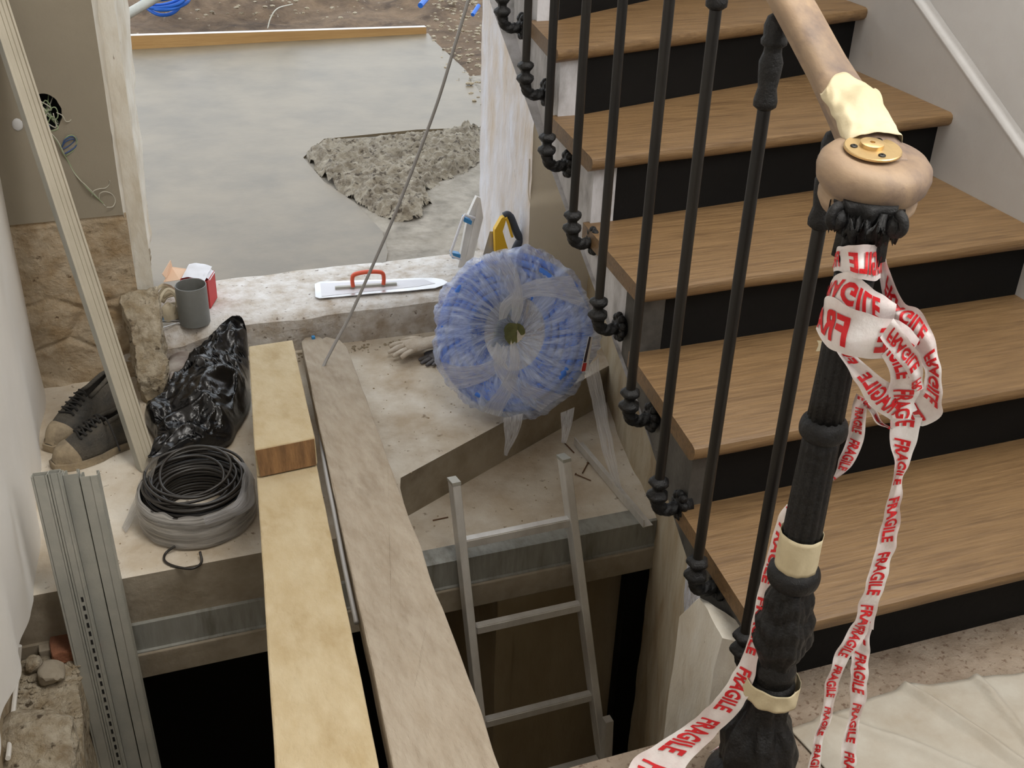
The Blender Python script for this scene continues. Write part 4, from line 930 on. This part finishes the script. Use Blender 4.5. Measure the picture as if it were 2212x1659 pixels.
# dust mask
dm_ = PZ(372, 690, ZS); dk = empty('dust_mask', dm_, 'beige dust mask with straps piled beside the grey pipe offcut', 'mask')
b = BM(); grid(b, lambda u, v: dm_+V((math.cos(2*math.pi*u)*.042*math.cos(v*math.pi/2)**.6, .01+math.sin(2*math.pi*u)*.034*math.cos(v*math.pi/2)**.6, .006+.05*math.sin(v*math.pi/2)+.004*math.sin(u*25))), 30, 10); finish('shell', b, ['mask'], dk, smooth=True)
b = BM(); grid(b, lambda u, v: dm_+V((-.02+.075*u-.02*v, .075+.05*v, .03+.05*math.sin(u*2.8)*(.6+.4*v)+.01*N((u*3, v*3, 0), 1))), 16, 12); o = finish('folded_cloth', b, ['mask'], dk, smooth=True); o.modifiers.new('s', 'SOLIDIFY').thickness = .004
b = BM(); 
for pts in ([(-.04, .0, .02), (-.03, .02, .075), (.0, .05, .095), (.025, .03, .08), (.03, .0, .03)], [(.01, -.02, .03), (.02, -.01, .075), (.01, .02, .09), (-.02, .04, .07)], [(-.05, .06, .02), (-.045, .09, .06), (-.01, .11, .085), (.03, .10, .06), (.05, .07, .04)]):
    tube(b, spl([dm_+V(q) for q in pts], 8), .006, 8, fl=.3)
finish('strap', b, ['mask'], dk, smooth=True)
for i, (a, c, lab) in enumerate((((338, 693), (396, 692), 'thin steel rod on the sill behind the others of its bunch'), ((338, 700), (395, 698), 'thin steel rod in the middle of the bunch beside the pipe offcut'), ((342, 711), (398, 693), 'thin steel rod crossing the bunch at an angle, nearest the sill edge'))):
    b = BM(); tube(b, [PZ(*a, ZS+.006), PZ(*c, ZS+.008)], .0022, 8); tag(finish('steel_rod', b, ['steel'], smooth='auto'), lab, 'rod', 'steel rods on the sill')
b = BM(); c = PZ(351, 692, ZS+.004); box(b, c.x-.008, c.x+.01, c.y-.008, c.y+.012, ZS+.002, ZS+.018, .002); tag(finish('plastic_bit', b, ['blue']), 'tiny blue plastic piece among the steel rods', 'plastic bit')
b = BM(); c = PZ(677, 728, ZA+.086); box(b, c.x-.006, c.x+.006, c.y-.004, c.y+.01, -.475, -.462, .002); tag(finish('plastic_bit', b, ['blue']), 'tiny blue plastic piece at the far end of the grey plank', 'plastic bit')
# levelling tool and saw leaning at the right reveal
YT = 3.86
lt = empty('spirit_level', PY(1000, 590, YT), 'silver metal levelling tool with blue ended frame leaning on the right door reveal', 'level')
def pq(l, y=YT): return [PY(u, v, y) for u, v in l]
b = BM(); prism(b, pq([(1038, 428), (1044, 470), (1012, 600), (985, 600), (1012, 465), (1030, 425)]), (0, .02, 0)); prism(b, pq([(1034, 440), (1040, 470), (1015, 560), (1006, 560), (1026, 470)], YT-.004), (0, .004, 0)); finish('body', b, ['alu'], lt)
b = BM(); tube(b, pq([(1022, 470), (1004, 464), (1000, 470), (974, 545), (977, 553), (996, 560)], YT-.03), .0055, 8); tube(b, pq([(1018, 468), (1022, 470)], YT-.03)+[PY(1025, 470, YT)], .005, 8); finish('frame', b, ['paper'], lt, smooth=True)
b = BM(); prism(b, pq([(1004, 470), (1020, 478), (1018, 486), (1002, 479)], YT-.034), (0, .03, 0)); finish('end_block', b, ['blue'], lt); b = BM(); prism(b, pq([(976, 546), (995, 550), (994, 560), (977, 558)], YT-.034), (0, .03, 0)); finish('end_block', b, ['blue'], lt)
ht = YT-.02
sw = empty('hand_saw', PY(1080, 600, 3.7), 'hand saw with yellow and dark grey handle standing behind the blue coil', 'saw')
b = BM(); prism(b, pq([(1069, 497), (1084, 471), (1094, 467), (1092, 480), (1086, 500), (1093, 524), (1098, 540), (1070, 545)], 3.66), (0, .022, 0)); finish('handle', b, ['yellow'], sw)
b = BM(); tube(b, spl(pq([(1088, 466), (1097, 463), (1104, 472), (1112, 492), (1119, 508), (1125, 516), (1118, 528), (1110, 545)], 3.67), 6), [.013]*10+[.015]*33, 10); finish('grip', b, ['grip'], sw, smooth=True)
b = BM(); tube(b, spl(pq([(1093, 470), (1098, 482), (1104, 503), (1107, 512)], 3.655), 6), .005, 8); finish('grip_inlay', b, ['yellow'], sw, smooth=True)
b = BM(); prism(b, pq([(1075, 500), (1092, 540), (1080, 640), (1020, 640), (1045, 545), (1058, 500)], 3.69), (0, .0015, 0)); finish('blade', b, ['steel'], sw)
# cable hanging in front of the doorway
pts = [PY(1030, -60, 3.34), PY(1012, 0, 3.34), PY(985, 90, 3.34), PY(947, 215, 3.33), PY(905, 330, 3.32), PY(850, 470, 3.31), PY(800, 585, 3.3), PY(757, 680, 3.28), PY(722, 745, 3.25), PY(695, 800, 3.2), PZ(682, 850, -.43), PZ(686, 900, -.42), PP(700, 1000, -.015), PP(722, 1110, -.015), PP(745, 1230, -.02), PP(770, 1345, -.03)]
b = BM(); tube(b, spl(pts, 7), .0052, 9); tag(finish('cable', b, ['grey_cable'], smooth=True), 'thin grey cable hanging across the doorway down between the planks', 'cable')
# electrical box and wires in the left wall
jb = empty('junction_box', hc, 'round open electrical box with loose wires in the taupe wall', 'electrical box')
b = BM(); rings = lathe(b, [(.046, 0), (.047, -.055), (.002, -.056)], 32, (0, 0, 0), cap=False)
for v in b.verts: v.co = V((hc.x+v.co.x, YW+.001-v.co.z, hc.z+v.co.y*1.22))
finish('back_box', b, ['dark'], jb, smooth='auto')
random.seed(9)
for i in range(9):
    b = BM(); p = V((hc.x+random.uniform(-.03, .03), YW+.03, hc.z+random.uniform(-.03, .05))); pts = [p]
    for s in range(4): pts.append(V((hc.x+random.uniform(-.036, .036), YW+random.uniform(-.012, .02), hc.z+random.uniform(-.05, .045))))
    tube(b, spl(pts, 6), .0018, 6); finish('wire', b, [random.choice(['wire_green', 'wire_grey', 'wire_grey', 'wire_blue'])], jb, smooth=True)
def wire(l, m, y=YW-.01, r=.0016):
    b = BM(); tube(b, spl([PY(u, v, y-.006*math.sin(i*1.3)) for i, (u, v) in enumerate(l)], 8), r, 6); finish('wire', b, [m], jb, smooth=True)
wire([(108, 285), (125, 305), (135, 325), (142, 340), (158, 370), (172, 388), (185, 400), (200, 415), (215, 432), (228, 446)], 'wire_grey'); wire([(110, 288), (128, 312), (136, 330), (148, 350), (160, 372), (176, 392), (190, 408), (206, 424), (224, 440)], 'wire_green')
wire([(134, 318), (140, 302), (155, 295), (165, 300), (164, 315), (152, 325), (140, 332)], 'wire_blue', r=.0022); wire([(134, 316), (142, 306), (156, 300), (161, 304), (150, 314), (136, 322)], 'wire_blue', r=.002); wire([(133, 314), (144, 296), (158, 293), (166, 306), (158, 325), (142, 336)], 'wire_green', r=.0018)
wire([(198, 424), (202, 413), (214, 408), (228, 406), (236, 398), (237, 390)], 'wire_grey'); wire([(214, 430), (216, 418), (228, 414), (242, 420), (249, 432), (244, 446), (230, 448)], 'wire_grey'); wire([(122, 243), (135, 250), (142, 262), (150, 262), (154, 258)], 'wire_grey')
b = BM(); c = PY(38, 268, YW); g = bmesh.ops.create_icosphere(b, subdivisions=2, radius=1)
for v in g['verts']: v.co = c+V((v.co.x*.016, v.co.y*.004-.006, v.co.z*.02))
tag(finish('filler_patch', b, ['white_wall'], smooth=True), 'small white filler patch on the wall left of the electrical box', 'filler')

# ================================================================ OUTSIDE
b = BM(); p, q = PZ(283, 107, ZO), PZ(921, 73, ZO); t = (q-p).normalized()
prism(b, [p+V((0, 0, -.05)), q+V((0, 0, -.05)), q+V((0, 0, .045)), p+V((0, 0, .085))], V((-t.y, t.x, 0))*.045); prism(b, [p+V((0, 0, .0852)), q+V((0, 0, .0452)), q+V((-t.y, t.x, 0))*.045+V((0, 0, .0452)), p+V((-t.y, t.x, 0))*.045+V((0, 0, .0852))], (0, 0, .001), 1, 1); tag(finish('formwork_board', b, ['formwood', 'board_wall']), 'yellow wooden formwork board along the far edge of the fresh concrete', 'board')
b = BM(); 
pil = [PZ(u, v, ZO) for u, v in ((658, 332), (690, 312), (760, 308), (840, 300), (930, 290), (1038, 270), (1040, 345), (1000, 372), (950, 388), (925, 410), (930, 440), (905, 468), (860, 478), (815, 462), (770, 436), (720, 400), (685, 372))]
def inside(x, y):
    r_ = False; n_ = len(pil)
    for i in range(n_):
        a, c = pil[i], pil[(i+1) % n_]
        if (a.y > y) != (c.y > y) and x < (c.x-a.x)*(y-a.y)/(c.y-a.y)+a.x: r_ = not r_
    return r_
def edge(x, y): return min(((V((x, y, 0))-V((a.x, a.y, 0))).length for a in pil))
NXg, NYg = 170, 170; x0, x1, y0, y1 = .75, 2.15, 4.2, 5.75; vs = {}
def pv(i, j):
    if (i, j) not in vs:
        x, y = lerp(x0, x1, i/NXg), lerp(y0, y1, j/NYg); ins = sum(inside(x+dx, y+dy) for dx, dy in ((0, 0), (.03, 0), (-.03, 0), (0, .03), (0, -.03), (.06, 0), (-.06, 0), (0, .06), (0, -.06)))/9
        vs[i, j] = b.verts.new((x, y, ZO-.03+ins**1.4*(.065+.03*N((x, y, 0), 7)+.028*N((x, y, 1), 26)+.014*N((x, y, 2), 60))))
    return vs[i, j]
for i in range(NXg):
    for j in range(NYg):
        x, y = lerp(x0, x1, (i+.5)/NXg), lerp(y0, y1, (j+.5)/NYg)
        if inside(x+.03*N((x, y, 3), 12), y+.03*N((x, y, 8), 12)): b.faces.new((pv(i, j), pv(i+1, j), pv(i+1, j+1), pv(i, j+1)))
tag(finish('concrete_heap', b, ['pile'], smooth=True), 'lumpy heap of unspread wet concrete at the edge of the fresh slab', 'concrete heap', None, 'stuff')
ho = PZ(352, 6, ZO+.12); hz = empty('hose_coil', ho, 'bright blue hose coil lying on the earth outside', 'hose')
b = BM()
for k in range(6):
    tl_ = V((random.uniform(-.2, .2), random.uniform(-.5, -.1), 1)).normalized(); x_ = (X-tl_*X.dot(tl_)).normalized(); torus(b, ho+V((random.uniform(-.02, .03), random.uniform(-.05, .05), k*.02)), x_, tl_.cross(x_), random.uniform(.13, .155), .0125, 40, 8, .01, k)
finish('hose_turns', b, ['hose'], hz, smooth=True)
b = BM(); tube(b, [PZ(270, 34, ZO+.14), PZ(352, -14, ZO+.22)], .032, 12); tag(finish('pipe', b, ['galv'], smooth='auto'), 'grey metal pipe lying outside at the top left corner of the doorway', 'pipe')
b = BM(); tube(b, spl([PZ(578, 62, ZO+.1), PZ(585, 38, ZO+.16), PZ(600, 18, ZO+.2), PZ(632, 9, ZO+.14)], 6), .004, 6); tag(finish('wire', b, ['wire_grey'], smooth=True), 'thin bent wire sticking out of the earth behind the board', 'wire')
b = BM(); tube(b, [PZ(908, 12, ZO+.12), PZ(922, -4, ZO+.14)], .02, 8); tag(finish('plastic_scrap', b, ['hose'], smooth='auto'), 'blue scrap on the earth beyond the end of the board', 'scrap')
b = BM(); tube(b, [PZ(1021, 32, ZO+.12), PZ(1034, 12, ZO+.16)], .014, 8); tag(finish('plastic_scrap', b, ['hose'], smooth='auto'), 'blue scrap on the earth next to the right door reveal', 'scrap')
b = BM(); p = PZ(430, -3, ZO+.18); q = PZ(640, -6, ZO+.18); prism(b, [p, q, q+V((0, 0, .06)), p+V((0, 0, .06))], (0, .2, 0)); tag(finish('timber', b, ['galv']), 'grey timber edge lying on the earth at the top of the photo', 'timber')
chips('gravel', 'pale gravel scattered on the earth', lambda: (lambda p: V((p.x, p.y, ZO+.03+random.random()*.06)))(PZ(random.choice([random.uniform(300, 900), random.uniform(930, 1036)]), random.uniform(0, 60) if random.random() < .5 else random.uniform(0, 180) if False else random.uniform(5, 60), ZO)), 160, .005, .022, 'rubble')
def gr2():
    t = random.random(); a = PZ(925+105*t, 60+170*t, ZO); return V((a.x+random.uniform(-.02, .5), a.y+random.uniform(-.1, .2), ZO-.01+random.random()*.02))
chips('gravel', 'pale gravel along the right edge of the fresh slab', gr2, 280, .004, .02, 'rubble')

# ================================================================ LANDING
so = [PZ(u, v, .004) for u, v in ((1706, 1572), (1745, 1562), (1790, 1545), (1835, 1535), (1880, 1512), (1930, 1495), (1968, 1478), (2005, 1482), (2050, 1478), (2120, 1463), (2212, 1456), (2330, 1440))]
b = BM()
def shf(u, v):
    t = u*(len(so)-1); i = min(int(t), len(so)-2); p = so[i].lerp(so[i+1], t-i); q = V((p.x+.06, p.y-.75, .003)); r_ = p.lerp(q, v)
    fold = .014*max(0, 1-abs((r_.x-1.17-(1.09-r_.y)*.35))/.018)+.012*max(0, 1-abs(r_.x-1.30-(1.05-r_.y)*-.12)/.014)+.010*max(0, 1-abs(r_.x-1.02-(1.05-r_.y)*.9)/.02)
    return r_+V((.004*N(r_, 20), .006*N(r_, 14, 4), (.004+fold+.006*N(r_, 6)+.003*N(r_, 18)+.005*min(1, v*20))*min(1, u*12)))
grid(b, shf, 130, 90)
o = finish('dust_sheet', b, ['sheet'], smooth=True); o.modifiers.new('s', 'SOLIDIFY').thickness = .001; tag(o, 'creased cream dust sheet spread on the stone landing, bottom right', 'dust sheet')

# ================================================================ STRIPED TAPE (lettering pressed on both faces)
def textmesh(s):
    c = bpy.data.curves.new('t', 'FONT'); c.body = s; c.size = 1; c.offset = .035; c.space_character = 1.05; c.resolution_u = 3
    o = bpy.data.objects.new('t', c); sc.collection.objects.link(o); dg = bpy.context.evaluated_depsgraph_get(); me = bpy.data.meshes.new_from_object(o.evaluated_get(dg)); bpy.data.objects.remove(o)
    b = BM(); b.from_mesh(me); bmesh.ops.triangulate(b, faces=b.faces[:]); x = min(v.co.x for v in b.verts); X1 = max(v.co.x for v in b.verts); k = x+.12
    while k < X1:
        bmesh.ops.bisect_plane(b, geom=b.verts[:]+b.edges[:]+b.faces[:], plane_co=(k, 0, 0), plane_no=(1, 0, 0)); k += .12
    for y_ in (.1, .2, .3, .4, .5, .6):
        bmesh.ops.bisect_plane(b, geom=b.verts[:]+b.edges[:]+b.faces[:], plane_co=(0, y_, 0), plane_no=(0, 1, 0))
    vs = [v.co.copy() for v in b.verts]; b.verts.index_update(); fs = [[v.index for v in f.verts] for f in b.faces]; b.free(); return vs, fs, X1
TV, TF, TX = textmesh('FRAGILE')
def ribbon(parent, Lp, Rp, s0=0, wid=1.0, n_=7, amp=.003, flip=False, name='tape_strip', hfac=.62, t0=.2, gap=1.0):
    a, c = spl(Lp, n_), spl(Rp, n_); mid = [(p+q)/2 for p, q in zip(a, c)]; acc = [0]
    a = [m_+(p-m_)*wid for p, m_ in zip(a, mid)]; c = [m_+(p-m_)*wid for p, m_ in zip(c, mid)]
    for p, q in zip(mid, mid[1:]): acc.append(acc[-1]+(q-p).length)
    W = max(.02, sorted((p-q).length for p, q in zip(a, c))[len(a)//2]); Lt_ = acc[-1]
    def S(s, t):
        i = 0
        while i < len(acc)-2 and acc[i+1] < s: i += 1
        f = (s-acc[i])/max(1e-6, acc[i+1]-acc[i]); p = a[i].lerp(a[i+1], f); q = c[i].lerp(c[i+1], f); r_ = p.lerp(q, t)
        return r_+noise.noise_vector(r_*38)*amp+(CAM-r_).normalized()*(amp*.9*math.sin(t*7+s*40))
    def Nn(s, t): e = .002; return ((S(s+e, t)-S(s-e, t)).cross(S(s, min(1, t+.05))-S(s, max(0, t-.05)))).normalized()
    b = BM(); nu = max(8, int(Lt_/.0035)); grid(b, lambda u, v: S(u*Lt_, v), nu, 16)
    h = W*hfac; step = TX*h+gap*h; s = s0*step-step
    while s < Lt_:
        for sg in (1, -1):
            idx = {}
            for f in TF:
                ok = True; vv = []
                for k in f:
                    x, y = TV[k].x*h+s, TV[k].y
                    if flip: x = s+TX*h-TV[k].x*h; y = .72-y
                    if not (.001 < x < Lt_-.001): ok = False; break
                    if k not in idx: t = t0+y/.72*(1-2*t0); idx[k] = b.verts.new(S(x, t)+Nn(x, t)*.0014*sg)
                    vv.append(idx[k])
                if ok:
                    try: b.faces.new(vv).material_index = 1
                    except ValueError: pass
        s += step
    bmesh.ops.delete(b, geom=[v for v in b.verts if not v.link_faces], context='VERTS')
    me = bpy.data.meshes.new(name); b.to_mesh(me); b.free(); me.materials.append(M['film']); me.materials.append(M['red'])
    for p in me.polygons: p.use_smooth = p.material_index == 0
    o = bpy.data.objects.new(name, me); sc.collection.objects.link(o); o.parent = parent; o.matrix_parent_inverse = Matrix.Translation(-parent.location); return o
def dz(v, o=0): return 1.268+max(0, v-560)*.00036+o
def pts3(l, off=0): return [PD(u, v, dz(v, (o[0] if o else 0)+off)) for u, v, *o in l]
bt = empty('barrier_tape', PD(1860, 750, 1.36), 'red and white FRAGILE tape knotted around the top of the newel post, ends hanging', 'tape')
ribbon(bt, pts3([(1806, 545, .035), (1812, 530, .01), (1850, 530, -.026), (1892, 527, -.012), (1904, 524, .03)]), pts3([(1802, 590, .035), (1814, 588, .01), (1846, 602, -.026), (1886, 606, -.012), (1902, 600, .03)]), .45, flip=True, wid=1)
ribbon(bt, pts3([(1902, 530, .03), (1922, 600, .02), (1950, 652, .0), (1985, 672, -.01), (2012, 725, -.02), (2030, 800, -.02), (2032, 865, -.015), (2024, 896, -.01), (1990, 915, 0), (1950, 905, .0)]),
       pts3([(1896, 585, .03), (1910, 640, .02), (1925, 672, .0), (1955, 712, -.01), (1985, 760, -.02), (2003, 800, -.02), (1996, 838, -.015), (1985, 852, -.01), (1968, 868, 0), (1948, 880, .0)]), .3, wid=1.25)
ribbon(bt, pts3([(1790, 640, .04), (1798, 605, .01), (1830, 600, -.02), (1868, 622, -.025), (1905, 645, -.02), (1935, 662, -.01)]), pts3([(1780, 690, .04), (1790, 655, .01), (1815, 655, -.02), (1855, 680, -.025), (1895, 698, -.02), (1930, 706, -.01)]), .2, wid=1.35)
ribbon(bt, pts3([(1776, 665, .03), (1788, 650, .0), (1830, 672, -.03), (1890, 694, -.035), (1940, 700, -.03), (1980, 740, -.02)]), pts3([(1764, 705, .03), (1778, 730, .0), (1815, 752, -.03), (1870, 764, -.035), (1915, 768, -.03), (1945, 800, -.02)]), .6, flip=True, wid=1.25)
ribbon(bt, pts3([(1835, 758, -.01), (1875, 800, -.02), (1915, 832, -.025), (1950, 858, -.02), (1975, 888, -.01)]), pts3([(1812, 757, -.01), (1845, 812, -.02), (1882, 862, -.025), (1915, 892, -.02), (1938, 908, -.01)]), .4, flip=True, wid=1.35)
ribbon(bt, pts3([(1905, 765, -.03), (1924, 800, -.032), (1922, 840, -.03), (1925, 885, -.02), (1930, 905, -.02)]), pts3([(1952, 735, -.03), (1976, 785, -.032), (1980, 835, -.03), (1972, 880, -.02), (1965, 905, -.02)]), .7, wid=1.1)
ribbon(bt, pts3([(1926, 690, -.04), (1960, 730, -.045), (1990, 790, -.04), (1990, 840, -.03)]), pts3([(1905, 725, -.04), (1935, 768, -.045), (1965, 810, -.04), (1962, 850, -.03)]), .1, wid=1.2)
ribbon(bt, pts3([(1880, 855, -.01), (1895, 890, -.01), (1905, 915, -.01), (1928, 925, -.01)]), pts3([(1870, 868, -.01), (1885, 905, -.01), (1897, 922, -.01), (1920, 925, -.01)]), .5, amp=.006, wid=1)
ribbon(bt, pts3([(1925, 900), (1922, 950), (1932, 1000), (1926, 1040), (1916, 1085), (1905, 1135), (1893, 1185), (1874, 1250), (1856, 1310), (1845, 1350)]), pts3([(1990, 905), (1974, 960), (1962, 1005), (1950, 1035), (1949, 1070), (1943, 1125), (1934, 1180), (1914, 1250), (1896, 1310), (1884, 1360)]), .35, hfac=.7, wid=1.05)
ribbon(bt, pts3([(1850, 1335), (1828, 1370), (1803, 1420), (1783, 1475), (1776, 1535), (1758, 1600), (1745, 1659), (1738, 1700)]), pts3([(1880, 1340), (1862, 1390), (1830, 1430), (1812, 1480), (1799, 1540), (1778, 1600), (1772, 1659), (1765, 1700)]), .15, hfac=.75, wid=1)
ribbon(bt, pts3([(1850, 1335, .01), (1840, 1390, .01), (1838, 1440, .01), (1836, 1500, .01), (1832, 1560, .01), (1818, 1610, .01), (1812, 1690, .01)]), pts3([(1884, 1360, .01), (1878, 1410, .01), (1876, 1450, .01), (1868, 1510, .01), (1858, 1560, .01), (1850, 1620, .01), (1848, 1690, .01)]), .55, hfac=.75, wid=1)
ribbon(bt, pts3([(1848, 850, .04), (1838, 900, .05), (1828, 950, .06), (1812, 1000, .06), (1799, 1032, .06)]), pts3([(1874, 860, .04), (1873, 910, .05), (1862, 960, .06), (1838, 1005, .06), (1801, 1038, .06)]), .3, wid=1)
b2 = empty('barrier_tape', PD(1560, 1500, 1.72), 'strip of red and white FRAGILE tape running down left of the newel onto the landing', 'tape')
ribbon(b2, [PD(u, v, d) for u, v, d in ((1700, 1090, 1.52), (1680, 1118, 1.53), (1662, 1180, 1.55), (1642, 1260, 1.58), (1626, 1330, 1.60), (1610, 1400, 1.63), (1578, 1465, 1.66), (1530, 1525, 1.70), (1475, 1570, 1.74), (1415, 1608, 1.76), (1368, 1640, 1.765), (1350, 1680, 1.74))],
       [PD(u, v, d) for u, v, d in ((1712, 1100, 1.50), (1706, 1150, 1.51), (1690, 1200, 1.53), (1668, 1270, 1.56), (1652, 1340, 1.58), (1640, 1410, 1.60), (1622, 1490, 1.62), (1590, 1545, 1.66), (1545, 1590, 1.69), (1500, 1632, 1.71), (1470, 1680, 1.70), (1450, 1720, 1.68))], .25, amp=.002)
ribbon(b2, [PZ(u, v, .012) for u, v in ((1532, 1626), (1552, 1612), (1575, 1598), (1600, 1590))], [PZ(u, v, .008) for u, v in ((1533, 1627), (1555, 1620), (1578, 1612), (1605, 1606))], .2, amp=.001)
